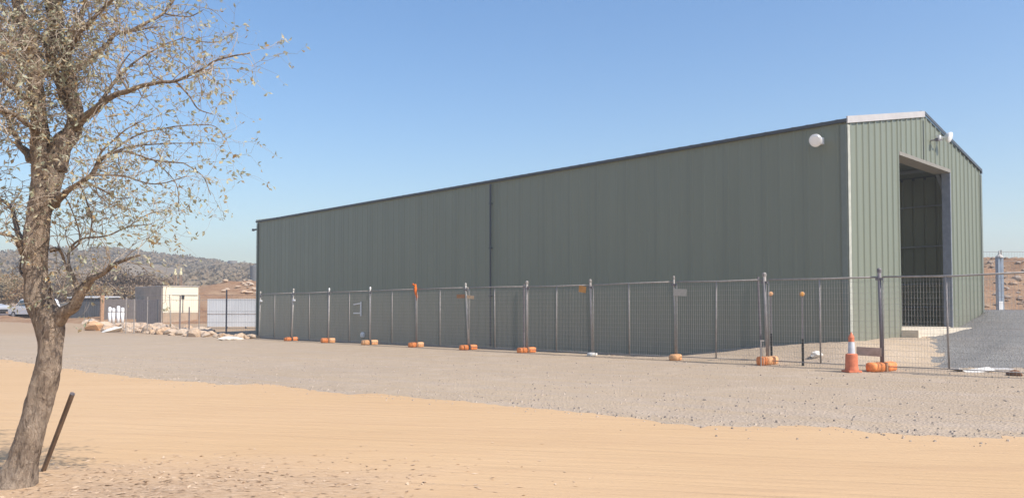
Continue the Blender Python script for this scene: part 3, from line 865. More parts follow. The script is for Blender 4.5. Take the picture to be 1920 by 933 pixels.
limbs = [
 # forks
 [(80,310,.0,46),(76,250,-.02,40),(72,190,-.05,34),(66,120,-.1,30),(50,60,-.15,26),(30,0,-.2,24),(0,-90,-.3,18),(-40,-220,-.4,9)],
 [(104,320,.03,50),(122,265,.05,46),(138,225,.06,36),(132,160,.1,30),(124,110,.15,28),(112,60,.2,26),(104,0,.25,25),(100,-110,.3,17),(110,-230,.3,8)],
 [(138,225,.06,24),(118,180,.1,20),(100,120,.1,18),(96,60,.1,17),(92,0,0,16),(80,-120,-.1,10)],
 [(88,612,0,34),(114,592,-.04,30),(143,560,-.1,25),(165,530,-.15,20),(192,510,-.2,12),(225,490,-.25,8),(262,478,-.3,4)],
 [(134,240,.05,26),(165,215,-.05,18),(200,188,-.15,14),(240,170,-.25,11),(290,158,-.35,9),(330,152,-.4,7),(370,135,-.45,5),(410,112,-.5,4),(468,100,-.5,3)],
 [(130,130,.15,20),(170,108,.2,12),(195,90,.25,10),(215,63,.3,9),(240,57,.35,8),(275,42,.4,7),(305,25,.45,6),(325,0,.5,5),(350,-40,.5,3)],
 [(215,63,.3,7),(250,58,.25,5),(285,52,.2,3),(310,50,.2,2)],
 [(118,130,.1,20),(132,75,.05,15),(148,30,0,13),(160,0,0,12),(175,-90,-.1,7)],
 [(103,385,.0,22),(125,362,-.1,14),(150,345,-.2,12),(172,328,-.28,10),(182,308,-.3,9),(205,290,-.35,7),(240,285,-.4,5),(290,300,-.4,4),(345,306,-.4,3)],
 [(178,312,-.3,6),(192,285,-.32,5),(215,262,-.35,4),(240,240,-.4,3),(270,225,-.4,2)],
 [(100,470,.0,16),(112,470,.05,7),(122,495,.1,6),(133,520,.1,5)],
 [(143,560,-.1,12),(138,525,-.05,9),(128,490,0,7),(132,465,.05,6),(155,448,.1,5),(200,442,.15,4),(240,425,.2,3),(285,420,.2,2)],
 [(132,470,.05,5),(150,450,.0,4),(140,410,-.05,3),(125,375,-.1,3),(105,355,-.1,2)],
 [(165,342,-.25,5),(195,357,-.3,4),(220,372,-.35,3),(245,370,-.4,2)],
 [(150,346,-.2,5),(165,385,-.2,4),(172,420,-.2,3),(165,460,-.2,2)],
 [(48,470,0,18),(28,415,.2,10),(15,385,.3,8),(-15,370,.4,6),(-60,340,.5,4)],
 [(48,480,0,14),(25,445,-.15,8),(0,438,-.2,7),(-60,420,-.3,4)],
 [(60,300,.0,20),(35,265,.2,12),(10,215,.3,9),(-20,160,.4,7),(-80,90,.5,4)],
 [(70,200,-.05,18),(35,175,-.3,12),(0,150,-.4,9),(-60,120,-.6,6),(-130,100,-.8,3)],
 [(60,100,-.1,18),(20,70,-.2,13),(-30,40,-.3,10),(-120,-20,-.5,5)],
 [(104,100,.1,14),(60,60,.4,11),(20,30,.6,9),(-40,-30,.8,5)],
 [(50,520,0,12),(38,505,.1,5),(42,480,.12,4)],
 [(240,170,-.25,6),(222,135,-.2,4),(235,110,-.2,3),(250,95,-.2,2)],
 [(188,190,-.1,9),(205,165,0,8),(228,138,.05,6),(262,110,.1,4),(300,88,.1,3),(345,70,.15,2)],
 [(112,0,.25,14),(160,-60,.2,10),(230,-120,.1,6),(310,-160,0,3)],
 [(305,25,.45,4),(350,32,.5,3),(380,20,.5,2)],
 [(330,152,-.4,5),(355,180,-.4,4),(372,205,-.4,3),(400,215,-.4,2)],
 [(205,290,-.35,5),(245,275,-.3,4),(300,270,-.25,3),(370,268,-.25,2)],
 [(240,425,.2,3),(280,400,.2,2),(320,395,.2,2)],
 [(345,306,-.4,3),(380,330,-.4,2),(395,365,-.4,2)],
 [(290,300,-.4,3),(330,345,-.35,2),(335,395,-.3,2)],
 [(172,328,-.28,6),(230,330,-.5,4),(290,345,-.6,3),(350,330,-.65,2)],
 [(182,308,-.3,6),(240,262,-.1,4),(310,240,0,3),(395,235,.1,2),(425,262,.1,2)],
 [(345,70,.15,3),(400,80,.15,2),(440,62,.15,2)],
 [(76,250,0,14),(40,225,-.4,10),(0,205,-.6,7),(-50,190,-.8,5)],
 [(66,120,-.1,14),(30,110,.5,10),(-10,80,.8,7),(-60,60,1,5)],
 [(124,110,.15,14),(150,60,-.3,10),(190,20,-.5,8),(230,-20,-.6,6)],
 [(50,60,-.15,14),(20,90,-.6,8),(-20,110,-.9,5)],
 [(100,120,.1,12),(60,150,.6,8),(20,140,.8,6),(-20,150,.9,4)],
]
branchpts = []
for L in limbs:
    pts, rad = path(L, 6); rad = [q*.8 for q in rad]
    pts2 = [p+Vector((nz(p, 6, 1), nz(p, 6, 2), nz(p, 6, 3)))*min(.03, 1.2*r) for p, r in zip(pts, rad)]
    pts2[0] = pts[0]
    big = L[0][3] > 17
    tr.tube(pts2, rad, 14 if big else 7, True, barkdisp(.12) if big else None)
    branchpts.append((pts2, rad))
tr.build('trunk', M['bark'], tree, smooth=True)
# twigs and leaves
tw = MB(); lf = MB(); rg = random.Random(11)
def leaf(p, d, size):
    d = d.normalized(); side = d.cross(Vector((rg.gauss(0,1), rg.gauss(0,1), rg.gauss(0,1))))
    if side.length < 1e-4: return
    side.normalize(); nrm = d.cross(side)
    w_ = size*rg.uniform(.16, .30)
    mid = p+d*size*.5+nrm*size*.12; tip = p+d*size+nrm*size*rg.uniform(-.25, .2)
    n = len(lf.v); lf.v += [p, mid+side*w_, tip, mid-side*w_]; lf.f += [(n, n+1, n+2), (n, n+2, n+3)]
def grow(p, d, L, r, lvl, leafy):
    n = max(3, int(L/.045)); pts = [p.copy()]; q = p.copy(); dd = d.normalized()
    for i in range(n):
        dd = (dd+Vector((rg.gauss(0,.24), rg.gauss(0,.24), rg.gauss(0,.22)-.02))).normalized()
        q = q+dd*(L/n); pts.append(q.copy())
        if lvl > 0 and i > 0 and rg.random() < .50:
            nd = (dd+Vector((rg.gauss(0,.8), rg.gauss(0,.8), rg.gauss(0,.7)))).normalized()
            grow(q, nd, L*rg.uniform(.35, .62), r*.6, lvl-1, leafy)
        if i > n*.55:
            for k in range(9 if i == n else 2):
                if rg.random() < leafy:
                    ld = (dd+Vector((rg.gauss(0,.8), rg.gauss(0,.8), rg.gauss(0,.8)-.3)))
                    leaf(q, ld, rg.uniform(.018, .055))
    tw.tube(pts, [r*(1-.7*i/n) for i in range(n+1)], 3, False)
for bi, (pts, rad) in enumerate(branchpts):
    for i in range(1, len(pts)):
        r = rad[i]; u = i/len(pts)
        if bi == 3 and u < .35: continue
        seglen = (pts[i]-pts[i-1]).length
        dens = 20 if u > .15 else 9
        if pts[i].z > 2.2 and pts[i].x < .75: dens *= 2.3
        cnt = seglen*dens; cnt = int(cnt)+(rg.random() < cnt % 1)
        for _ in range(cnt):
            d0 = (pts[i]-pts[i-1]).normalized()
            nd = (d0*.6+Vector((rg.gauss(0,.7), rg.gauss(0,.9), rg.gauss(.05,.7)))).normalized()
            zz = pts[i].z
            L = rg.uniform(.15, .5)*(1.0 if u > .3 else .8)
            grow(pts[i], nd, L, max(.0018, min(.005, r*.5)), 2 if rg.random() < .5 else 1, .75)
tw.build('twigs', M['twig'], tree)
lf.build('crown', M['leaf'], tree)
print('leaves', len(lf.f)//2, 'twigfaces', len(tw.f))

# steel stake by the tree
b = onz(80, 885, 0.); tp = at(136, 737, b.y-.35)
e = empty('star_picket', b); tag(e, 'dark steel stake leaning beside the tree foot', 'stake')
w = MB(); d = tp-b; m = d.to_track_quat('Z','Y').to_matrix(); L = d.length
for k in range(3):
    rm = m@Matrix.Rotation(k*2.0944, 3, 'Z'); w.box(rm@Vector((.011,0,L/2-.05)), (.020, .005, L+.1), rm)
w.build('stake', simple('stake_steel', (.24,.18,.14), .6, .3, .3, var=.35, sc_=8), e)
w = MB(); w.tube([d*.985, d*1.0], .019, 8); w.build('stake_cap', M['galv_dark'], e)

# ------------------------------------------------------------------ background left
def gz(px, Y): 
    a = at(px, 580, Y); return Vector((a.x, Y, terrain(a.x, Y)))
# boulders along the far edge of the yard
lib = []
for k in range(7):
    w = rock_mb(1., k+1, 2, .4, (1, .85, .75)); me = w.build('boulder', M['rock'], None).data
    lib.append(me); bpy.data.objects.remove(bpy.data.objects['boulder'])
rb = random.Random(3)
def edgeline(px):  # photo y of the windrow foot
    pts = [(120, 617), (200, 621), (300, 627), (380, 633), (480, 636), (640, 641)]
    for (a, ya), (b, yb) in zip(pts, pts[1:]):
        if px <= b: return ya+(yb-ya)*(px-a)/(b-a)
    return pts[-1][1]
def boulder(px, py, r, label, mat=None, sc_=(1,1,1)):
    p = solve(px, py); o = bpy.data.objects.new('boulder', lib[rb.randrange(7)]); col.objects.link(o)
    o.location = p+Vector((0,0,r*.3*sc_[2])); o.rotation_euler = (rb.uniform(-.3,.3), rb.uniform(-.3,.3), rb.random()*6)
    o.scale = (r*sc_[0], r*sc_[1], r*sc_[2])
    if mat:
        o.data = o.data.copy(); o.data.materials[0] = mat
    return tag(o, label, 'boulder', 'boulders along the far edge of the gravel yard')
boulder(178, 619, .62, 'large orange tan boulder at the left end of the boulder row', simple('rock_orange', (.66,.40,.22), .9, .1, sc_=3, bump=.03), (1.2,1,1))
boulder(208, 622, .52, 'wide pale boulder second from the left end of the boulder row', M['rock_white'], (1.3,1,.55))
boulder(430, 637, .42, 'long flat white slab lying near the shed end of the boulder row', M['rock_white'], (1.9,.8,.42))
for i in range(170):
    px = rb.uniform(165, 480) if i % 5 else rb.uniform(235, 380); back = rb.random()**1.3
    py = edgeline(px)-back*13
    if px > 400: py = edgeline(px)-back*5
    boulder(px, py, (.13+.32*rb.random()**1.6)*(1.1 if px < 400 else .6), 'tan or grey rock heaped in the row of boulders behind the gravel yard', None, (1.15, 1, rb.uniform(.7,1)))
for i in range(14):
    px = rb.uniform(1130, 1178); p = solve(px, rb.uniform(664, 668))
    o = bpy.data.objects.new('rubble_stone', lib[rb.randrange(7)]); col.objects.link(o); o.location = p; r = rb.uniform(.03,.08); o.scale = (r*1.5, r, r*.6)
    tag(o, 'small tan stone in the low rubble right of the white fence foot', 'stone', 'rubble stones at the fence foot')

def bbox(name, px0, px1, py0, Y, depth, mat, label, cat, rz=0., base=None):
    a, b = gz(px0, Y), gz(px1, Y); top = at(px0, py0, Y).z
    zb = min(a.z, b.z)-.3 if base is None else base
    e = empty(name, ((a.x+b.x)/2, Y, zb), rz); tag(e, label, cat)
    return e, (b.x-a.x), top-zb
# cream block building
Yb = 58.
a = at(306, 536, Yb); b = at(367, 540, Yb); g0 = gz(330, Yb).z-.2
e = empty('site_office', (a.x, Yb, g0)); e.rotation_euler = (0,0,R(45)); tag(e, 'small flat roofed cream site building with a dark slot window', 'building')
wd = (b.x-a.x)/.93*1.02; H_ = a.z-g0; zc = at(330, 586, Yb).z-g0
w = MB(); w.box((wd/2, .06, (zc+H_)/2), (wd, .12, H_-zc)); w.build('wall', M['cream'], e)
w = MB(); w.box((wd/2, .075, zc/2-.003), (wd-.02, .1, zc)); w.build('base_wall', simple('base_tan', (.42,.31,.22), .9, sc_=2), e)
w = MB(); w.box((-.003, 2.7, H_/2), (.12, 5.2, H_-.02)); w.build('side_wall', M['grey_wall'], e)
w = MB(); w.box((wd/2, 5.3, H_/2), (wd, .1, H_-.04)); w.box((wd, 2.7, H_/2-.01), (.1, 5., H_-.06)); w.build('rear_wall', M['grey_wall'], e)
w = MB(); w.box((wd/2, 2.65, H_+.02), (wd+.1, 5.4, .05)); w.build('roof', M['galv_pale'], e)
u = (340-306)/(367-306)*wd; zw = at(340, 556, Yb).z-g0
w = MB(); w.box((u, -.004, zw), (.22, .02, .32)); w.box((u, -.004, (zc+zw)/2), (.06, .02, zw-zc)); w.box((wd/2+.3, -.003, at(340, 553, Yb).z-g0), (wd-.7, .015, .05)); w.build('window', M['black'], e)
# dark skillion shed
e, wd, H_ = bbox('garden_shed', 130, 189, 557, 62., 3, None, 'low dark grey shed with a pale roof edge behind the tree fork', 'shed')
w = MB(); w.box((0, 1.4, H_/2), (wd, 2.8, H_)); 
for k in range(14): w.box((-wd/2+wd*(k+.5)/14, -.01, H_/2), (.04, .03, H_-.05))
w.build('wall', M['dark_wall'], e)
w = MB(); w.box((0, 1.4, H_+.04), (wd+.25, 3.1, .1), Matrix.Rotation(R(1.5), 3, 'X')); w.build('roof', M['zinc_sheet'], e)
# slatted dark fence pieces
def slat_fence(px0, px1, py0, Y, mat, label, name='paling_fence', n=16):
    e, wd, H_ = bbox(name, px0, px1, py0, Y, 0, mat, label, 'fence')
    w = MB()
    for k in range(n): w.box((-wd/2+wd*(k+.5)/n, 0, H_/2+rb.uniform(-.03,.03)), (wd/n*.93, .03, H_))
    w.build('palings', mat, e)
    w = MB()
    for z in (.25, .8): w.box((0, .05, H_*z), (wd, .05, .08))
    w.build('rails', M['dark_wall'], e)
    w = MB()
    for u in (-.5, 0, .5): w.box((wd*u, .1, H_/2), (.09, .09, H_+.1))
    w.build('posts', M['dark_wall'], e)
slat_fence(256, 294, 562, 54., simple('dark_paling', (.13,.12,.125), .8), 'dark grey paling fence left of the cream building')
slat_fence(193, 256, 560, 60., simple('grey_paling', (.22,.19,.175), .8), 'brown grey paling fence behind the white drums', n=24)
slat_fence(60, 130, 566, 66., simple('green_paling', (.20,.19,.17), .8), 'low grey fence behind the tree trunk', n=24)
# white drums
for i, px in enumerate((206, 213, 222, 230)):
    g0 = gz(px, 57.); o = MB(); h = at(px, (575, 577, 573, 576)[i], 57.).z-g0.z
    z1 = at(px, 585, 57.).z-g0.z
    o.lathe((0,0,0), [(.11,z1-.0), (.12,z1+.05), (.115,h-.08), (.08,h-.02), (.03,h)], 14); o.lathe((0,0,0), [(.10,0),(.12,z1-.02)], 10)
    ob = o.build('white_drum', M['white'], None, smooth=True); ob.location = g0
    tag(ob, 'upright white drum on a short stand in front of the brown grey paling fence', 'drum', 'white drums in front of the paling fence')
# tan timber post
g0 = gz(191, 56.); w = MB(); H_ = at(191, 553, 56.).z-g0.z; w.tube([(0,0,0), (.03,0,H_)], .14, 8); o = w.build('timber_post', M['timber'], None); o.location = g0; tag(o, 'thick rusty brown post at the right end of the low dark shed', 'post')
# light corrugated fence right
Yc = 50.; a = gz(389, Yc); b = gz(486, Yc); 
e = empty('sheet_fence', (a.x, Yc, a.z-.1)); tag(e, 'pale grey corrugated sheet fence beside the far corner of the big shed', 'fence')
wd = b.x-a.x+1.5; H_ = at(400, 560, Yc).z-a.z+.1; zb = at(400, 612, Yc).z-a.z+.1
zm = zb+(H_-zb)*.45
for nm, z0, z1, off in (('lower_sheet', zb, zm, 0), ('upper_sheet', zm+.02, H_, -.03)):
    w = MB(); n = int(wd/.1); 
    for k in range(n):
        w.quad(Vector((k*.1, off+(.006 if k % 2 else 0), z0)), Vector((k*.1+.1, off+(0 if k % 2 else .006), z0)), Vector((k*.1+.1, off+(0 if k % 2 else .006), z1)), Vector((k*.1, off+(.006 if k % 2 else 0), z1)))
    w.build(nm, M['zinc_sheet'], e)
w = MB(); w.box((wd/2, .12, H_*.5), (wd, .06, .08)); w.box((wd/2, .12, H_*.9), (wd, .06, .08))
for k in range(5): w.box((wd*k/4, .12, H_/2), (.08, .08, H_))
w.build('frame', M['galv'], e)
# security fence in front (thin posts + strands)
Ys = 44.
a = gz(236, Ys); e = empty('wire_fence', a); tag(e, 'thin wire fence on slender posts behind the boulders', 'fence')
ztop = at(330, 553, Ys).z-a.z
for px, py, rd, lean in ((237, 556, .03, 0), (252, 560, .03, 0), (277, 556, .025, .0), (318, 552, .03, .12), (338, 553, .04, 0), (355, 575, .04, 0), (374, 553, .025, 0), (425, 543, .045, 0)):
    q = at(px, py, Ys); w = MB(); w.tube([(q.x-a.x+lean, 0, -.1), (q.x-a.x, 0, q.z-a.z)], rd, 6); w.build('post', M['galv_dark'] if px in (338, 355, 425) else M['galv'], e)
q0, q1 = at(237, 556, Ys).x-a.x, at(486, 556, Ys).x-a.x
w = MB()
for z in (ztop, ztop-.28, ztop-.9, ztop-1.5): w.tube([(q0, 0, z), (q1, 0, z)], .010, 4)
x = q0
while x < q1: w.tube([(x, 0, .1), (x, 0, ztop-.1)], .003, 3, False); x += .1
w.build('strands', M['galv_dark'], e)

# vehicles at the left edge
def car(px_c, Y, mat, label, rz, L=4.6, Wd=1.85, H_=1.68, sedan=False):
    g0 = gz(px_c, Y); e = empty('parked_car', g0, rz); tag(e, label, 'car')
    if sedan: pr = [(-.5,.35),(-.5,.62),(-.46,.72),(-.25,.85),(-.12,1.0),(.0,1.0),(.22,.98),(.36,.74),(.48,.68),(.5,.5),(.5,.3)]
    else: pr = [(-.5,.25),(-.5,.48),(-.475,.58),(-.25,.64),(-.14,.94),(-.08,1.0),(.38,1.0),(.46,.94),(.49,.6),(.5,.5),(.5,.25)]
    if sedan: pr = [(x, z*.9 if z > .6 else z) for x, z in pr]
    w = MB(); n = len(pr)
    for row, (yy, ins) in enumerate(((-.5, .0), (-.47, .0), (.47, 0.), (.5, 0.))):
        for (x, z) in pr:
            k = 1-.14*max(0, (z-.6)/.4) if row in (0, 3) else 1-.10*max(0, (z-.6)/.4)
            sx_ = 1. if row in (1, 2) else .985
            w.v.append(Vector((x*L*sx_, yy*Wd*k, z*H_)))
    for r_ in range(3):
        for k in range(n): w.f.append((r_*n+k, r_*n+(k+1) % n, (r_+1)*n+(k+1) % n, (r_+1)*n+k))
    w.f.append(tuple(reversed(range(n)))); w.f.append(tuple(3*n+k for k in range(n)))
    w.build('body', mat, e, bevel=.03)
    for sg in (-1, 1):
        w = MB(); y = sg*Wd*.5
        if sedan: q = [(-.20,.80),(-.10,.88),(.20,.87),(.30,.72),(-.2,.72)]
        else: q = [(-.22,.66),(-.12,.93),(.36,.94),(.44,.66)]
        k0 = [Vector((x*L, y*(1-.14*max(0,(z-.6)/.4))+sg*.006, z*H_)) for x, z in q]
        n0 = len(w.v); w.v += k0+[v-Vector((0,sg*.02,0)) for v in k0]; m_ = len(k0)
        w.f.append(tuple(range(m_))); w.f.append(tuple(m_+i for i in reversed(range(m_))))
        for i in range(m_): w.f.append((i, m_+i, m_+(i+1) % m_, (i+1) % m_))
        w.build('window', M['glass'], e)
    w = MB(); zz = (.70, .95) if not sedan else (.78, .89)
    xa = (-.245, -.142) if not sedan else (-.24, -.125)
    w.box((sum(xa)/2*L-.03, 0, sum(zz)/2*H_), (.02, Wd*.8, .5), Matrix.Rotation(R(28 if not sedan else 50), 3, 'Y')); w.build('windscreen', M['glass'], e)
    for sx_ in (-.31, .31):
        for sg in (-1, 1):
            m = Vector((0,sg,0)).to_track_quat('Z','Y').to_matrix()
            w = MB(); w.lathe((sx_*L, sg*Wd*.40, .34), [(.2,0), (.33,.0), (.345,.04), (.34,.19), (.26,.205)], 20, m); wh = w.build('wheel', M['rubber'], e)
            w = MB(); w.lathe((sx_*L, sg*Wd*.40, .34), [(.23,.15), (.22,.208), (.05,.212)], 16, m); w.build('rim', M['galv_pale'], wh)
    for sg in (-1, 1):
        w = MB(); w.box((-.5*L+.02, sg*Wd*.36, .50*H_ if not sedan else .6*H_), (.07, .34, .15)); w.build('headlight', M['lamp_glass'], e)
    w = MB(); w.box((-.5*L-.005, 0, .42*H_), (.05, Wd*.55, .16)); w.build('grille', M['black'], e)
    w = MB(); w.box((-.5*L+.0, 0, .22*H_), (.12, Wd*.96, .16)); w.box((.5*L, 0, .24*H_), (.1, Wd*.96, .16)); w.build('bumper', M['galv_dark'], e)
car(64, 66., M['car_white'], 'white parked car half hidden behind the tree trunk', R(-32))
car(-38, 67.5, M['car_silver'], 'silver car at the left edge of the picture, only its nose in view', R(168), sedan=True)

# low bank at the left rear behind the cars, brown mound behind the sheet fence, bank at the right
def mound(name, fn, x0, x1, y0, y1, dx, dy, mat, label=None, kind='structure'):
    w = MB(); X = axis([(x0, x1, dx)]); Y_ = axis([(y0, y1, dy)]); n = len(X)
    for y in Y_:
        for x in X: w.v.append(Vector((x, y, fn(x, y))))
    for j in range(len(Y_)-1):
        for i in range(n-1): a = j*n+i; w.f.append((a, a+1, a+n+1, a+n))
    o = w.build(name, mat, None, smooth=True); tag(o, label, None, None, kind); return o
def interp(pts, x):
    if x <= pts[0][0]: return pts[0][1]
    for (a, ya), (b, yb) in zip(pts, pts[1:]):
        if x <= b: return ya+(yb-ya)*(x-a)/(b-a)
    return pts[-1][1]
# brown mound: crest at Y=82
crest = [(at(x, y, 82).x, at(x, y, 82).z) for x, y in ((250, 575), (300, 566), (370, 545), (400, 533), (430, 528), (480, 526), (560, 525), (700, 560))]
def f_mound(x, y):
    c = interp(crest, x)
    k = sm((y-54)/28) if y < 82 else sm(1-(y-82)/30)
    return -.2+terrain(x, y)*(1-k)+c*k+.35*noise.fractal(Vector((x*.35, y*.35, 2)), 1., 2., 4)*k
mound('brown_mound', f_mound, -46, -8, 53, 112, .8, .8, M['bank'])
for i in range(26):
    px = rb.uniform(420, 482); Y = rb.uniform(70, 82); x = at(px, 540, Y).x
    o = bpy.data.objects.new('boulder', lib[rb.randrange(7)]); col.objects.link(o); r = rb.uniform(.12, .34); o.location = (x, Y, f_mound(x, Y)+.1); o.scale = (r*1.3, r, r*.7); o.rotation_euler = (0,0,rb.random()*6)
    tag(o, 'rough rock on the brown mound behind the pale sheet fence', 'boulder', 'rocks on the brown mound')
# right spoil bank
crestR = [(at(x, y, 56).x, at(x, y, 56).z) for x, y in ((1700, 500), (1800, 495), (1845, 488), (1870, 486), (1880, 496), (1900, 494), (1920, 488), (2100, 480), (2500, 520))]
def f_bank(x, y):
    c = interp(crestR, x); k = sm((y-38)/18) if y < 56 else sm(1-(y-56)/25)
    return 1.0+(c-1.)*k+.35*noise.fractal(Vector((x*.4, y*.4, 7)), .9, 2., 5)*min(1, k*2)
mound('spoil_bank', f_bank, 24, 62, 37, 80, .5, .5, M['bank'])
lib2 = []
for k in range(3):
    me = lib[k].copy(); me.materials[0] = rockmat('bank_rock', (.36,.22,.14), (.45,.32,.22)); lib2.append(me)
for i in range(60):
    px = rb.uniform(1846, 1930); Y = rb.uniform(39, 56); x = at(px, 540, Y).x
    o = bpy.data.objects.new('boulder', lib[rb.randrange(7)]); col.objects.link(o); r = rb.uniform(.08, .25); o.data = lib2[rb.randrange(3)]; o.location = (x, Y, f_bank(x, Y)+.03); o.scale = (r*1.3, r, r*.8); o.rotation_euler = (0,0,rb.random()*6)
    tag(o, 'rough brown rock on the spoil bank right of the shed', 'boulder', 'rocks on the right hand spoil bank')
# steel column with pointed top and tyre at the foot, plus the fence behind
Yp = 33.; g0 = at(1876, 594, Yp); e = empty('steel_column', (g0.x, Yp, g0.z-.3)); tag(e, 'blue grey steel column with a pointed top right of the shed', 'column')
H_ = at(1876, 483, Yp).z-g0.z+.3
w = MB(); w.box((-.065, 0, H_/2), (.11, .2, H_)); w.box((.065, 0, H_/2), (.11, .17, H_)); w.build('shaft', M['steel_blue'], e, bevel=.01)
w = MB(); w.lathe((0,0,H_), [(.15,0), (.14,.06), (.05,.14), (.02,.3)], 10); w.build('cap', M['galv_pale'], e)
w = MB(); w.box((0,0,.33), (.5,.5,.05)); w.build('base_plate', M['galv_dark'], e)
w = MB(); w.box((-.05,-.13,.7), (.16,.03,.5)); w.build('sleeve', M['white'], e)
w = MB(); prof_t = []
for k in range(20):
    a = 2*math.pi*k/20; w.v += []
pts = [Vector((.62*math.cos(2*math.pi*k/20), .5*math.sin(2*math.pi*k/20), 0)) for k in range(21)]
w.tube(pts, .07, 8, False); o = w.build('hose_coil', M['black'], None, smooth=True); o.location = (g0.x+.15, Yp-.2, g0.z+.02); tag(o, 'dark coil lying on the ground round the steel column foot', 'hose')
Yf = 34.5; a = at(1838, 472, Yf); e = empty('wire_fence', (a.x, Yf, 1.)); tag(e, 'tall thin wire fence behind the steel column right of the shed', 'fence')
zt_ = a.z-1.
w = MB()
for z in (zt_, zt_-.4, zt_-1.2, .3): w.tube([(-2,0,z), (9,0,z)], .012, 4)
x = -2
while x < 9: w.tube([(x,0,.1), (x,0,zt_)], .003, 3, False); x += .12
w.build('strands', M['galv'], e)
for px in (1820, 1877, 1960):
    w = MB(); q = at(px, 470, Yf); w.tube([(q.x-a.x,0,0), (q.x-a.x,0,zt_+.08)], .03, 6); w.build('post', M['galv'], e)

# hills
ridge = [(-900, 560), (-400, 556), (-100, 548), (20, 538), (80, 518), (130, 500), (180, 487), (240, 477), (290, 485), (340, 491), (400, 497), (440, 505), (480, 509), (600, 510), (900, 530), (1300, 560), (1800, 575), (2600, 570)]
YR = 330.
rz_ = [(at(x, 500, YR).x, at(x, y, YR).z) for x, y in ridge]
def f_hill(x, y):
    c = interp(rz_, x); k = sm((y-110)/(YR-110)) if y < YR else sm(1-(y-YR)/300)
    return terrain(x, y)*(1-k)-.5+(c+.5)*k**.9+4*noise.fractal(Vector((x*.012, y*.02, 1)), 1., 2., 3)*k*(1-k)*4*.6
mound('hill', f_hill, -480, 420, 112, 620, 7, 7, M['hill'])
bs = MB(); rh = random.Random(9)
def clump(w, c, r, h, n, rg, lf_=.5):
    for k in range(n):
        d = Vector((rg.gauss(0,1), rg.gauss(0,1), rg.gauss(0,1))); d.normalize(); d *= rg.random()**.4
        p = c+Vector((d.x*r, d.y*r, h*.5+d.z*h*.5)); q = lf_*rg.uniform(.5, 1.4)
        a = Vector((rg.gauss(0,1), rg.gauss(0,1), rg.gauss(0,1))).normalized(); b = a.orthogonal().normalized()
        w.quad(p-a*q-b*q*.6, p+a*q-b*q*.7, p+a*q*.8+b*q*.6, p-a*q+b*q*.7)
for i in range(8000):
    Y = rh.uniform(125, 345); px = rh.uniform(-60, 520) 
    if rh.random() < .3: Y = rh.uniform(310, 345)
    x = at(px, 500, Y).x; z = f_hill(x, Y)
    dn = noise.noise(Vector((x*.03, Y*.02, 3)))
    if dn < -.12 and Y < 300: continue
    if 150 < Y < 200 and px > 290 and rh.random() < .8: continue
    r = rh.uniform(.7, 2.2); clump(bs, Vector((x, Y, z-.3)), r, r*rh.uniform(1., 1.7), 18, rh, .22+r*.1)
tag(bs.build('hill_scrub', M['bush']), 'grey green scrub covering the distant hill', 'scrub', kind='stuff')

# tank tower and tank on the ridge, yellow tanks
Yt = 300.; q = at(436, 503, Yt); e = empty('water_tower', (q.x, Yt, q.z-2)); tag(e, 'squat flared water tower on the hill ridge', 'water tower')
s1 = F/Yt; H_ = (503-489)/s1+2
w = MB(); w.lathe((0,0,0), [(6.5/s1,0), (6./s1,H_*.65)], 18); w.build('stem', M['tank'], e, smooth=True)
w = MB(); w.lathe((0,0,H_*.65), [(6.2/s1,0), (8./s1,H_*.15), (8.4/s1,H_*.35), (7.6/s1,H_*.37)], 18); w.build('bowl', M['tank'], e, smooth=False)
Yt = 130.; q = at(480, 530, Yt); zt_ = at(480, 499, Yt).z; r = 11/F*Yt
w = MB(); w.lathe((0,0,0), [(r,-1.5), (r,zt_-q.z), (r*.96,zt_-q.z+.08), (.1,zt_-q.z+.2)], 24)
o = w.build('storage_tank', simple('tank_grey', (.17,.17,.17), .7), None); o.location = (q.x, Yt, q.z); tag(o, 'dark grey round storage tank half hidden behind the far shed corner', 'tank')
for i, (px, y0, y1, wpx) in enumerate(((328.5, 504, 515, 5.5), (339, 502, 515, 5.5))):
    Yt = 140.; b = at(px, y1, Yt); t = at(px, y0, Yt); r = wpx/2/F*Yt; H_ = t.z-b.z
    zg = f_hill(b.x, Yt)
    e = empty('yellow_silo', (b.x, Yt, zg)); tag(e, ['left and duller of two small yellow silos on the hillside above the cream building', 'right and brighter of two small yellow silos on the hillside above the cream building'][i], 'silo')
    o_ = b.z-zg
    w = MB(); w.lathe((0,0,o_), [(r*1.1,0), (r,H_*.35), (r*.6,H_*.5), (r*.6,H_*.9), (r*.75,H_*.93), (r*.7,H_)], 12); w.build('drum', M['yellow'], e)
    w = MB(); 
    for k in range(4): w.tube([(r*.9*math.cos(k*1.57), r*.9*math.sin(k*1.57), -.3), (r*.8*math.cos(k*1.57), r*.8*math.sin(k*1.57), o_+.05)], .05, 5)
    w.build('legs', M['timber'], e)

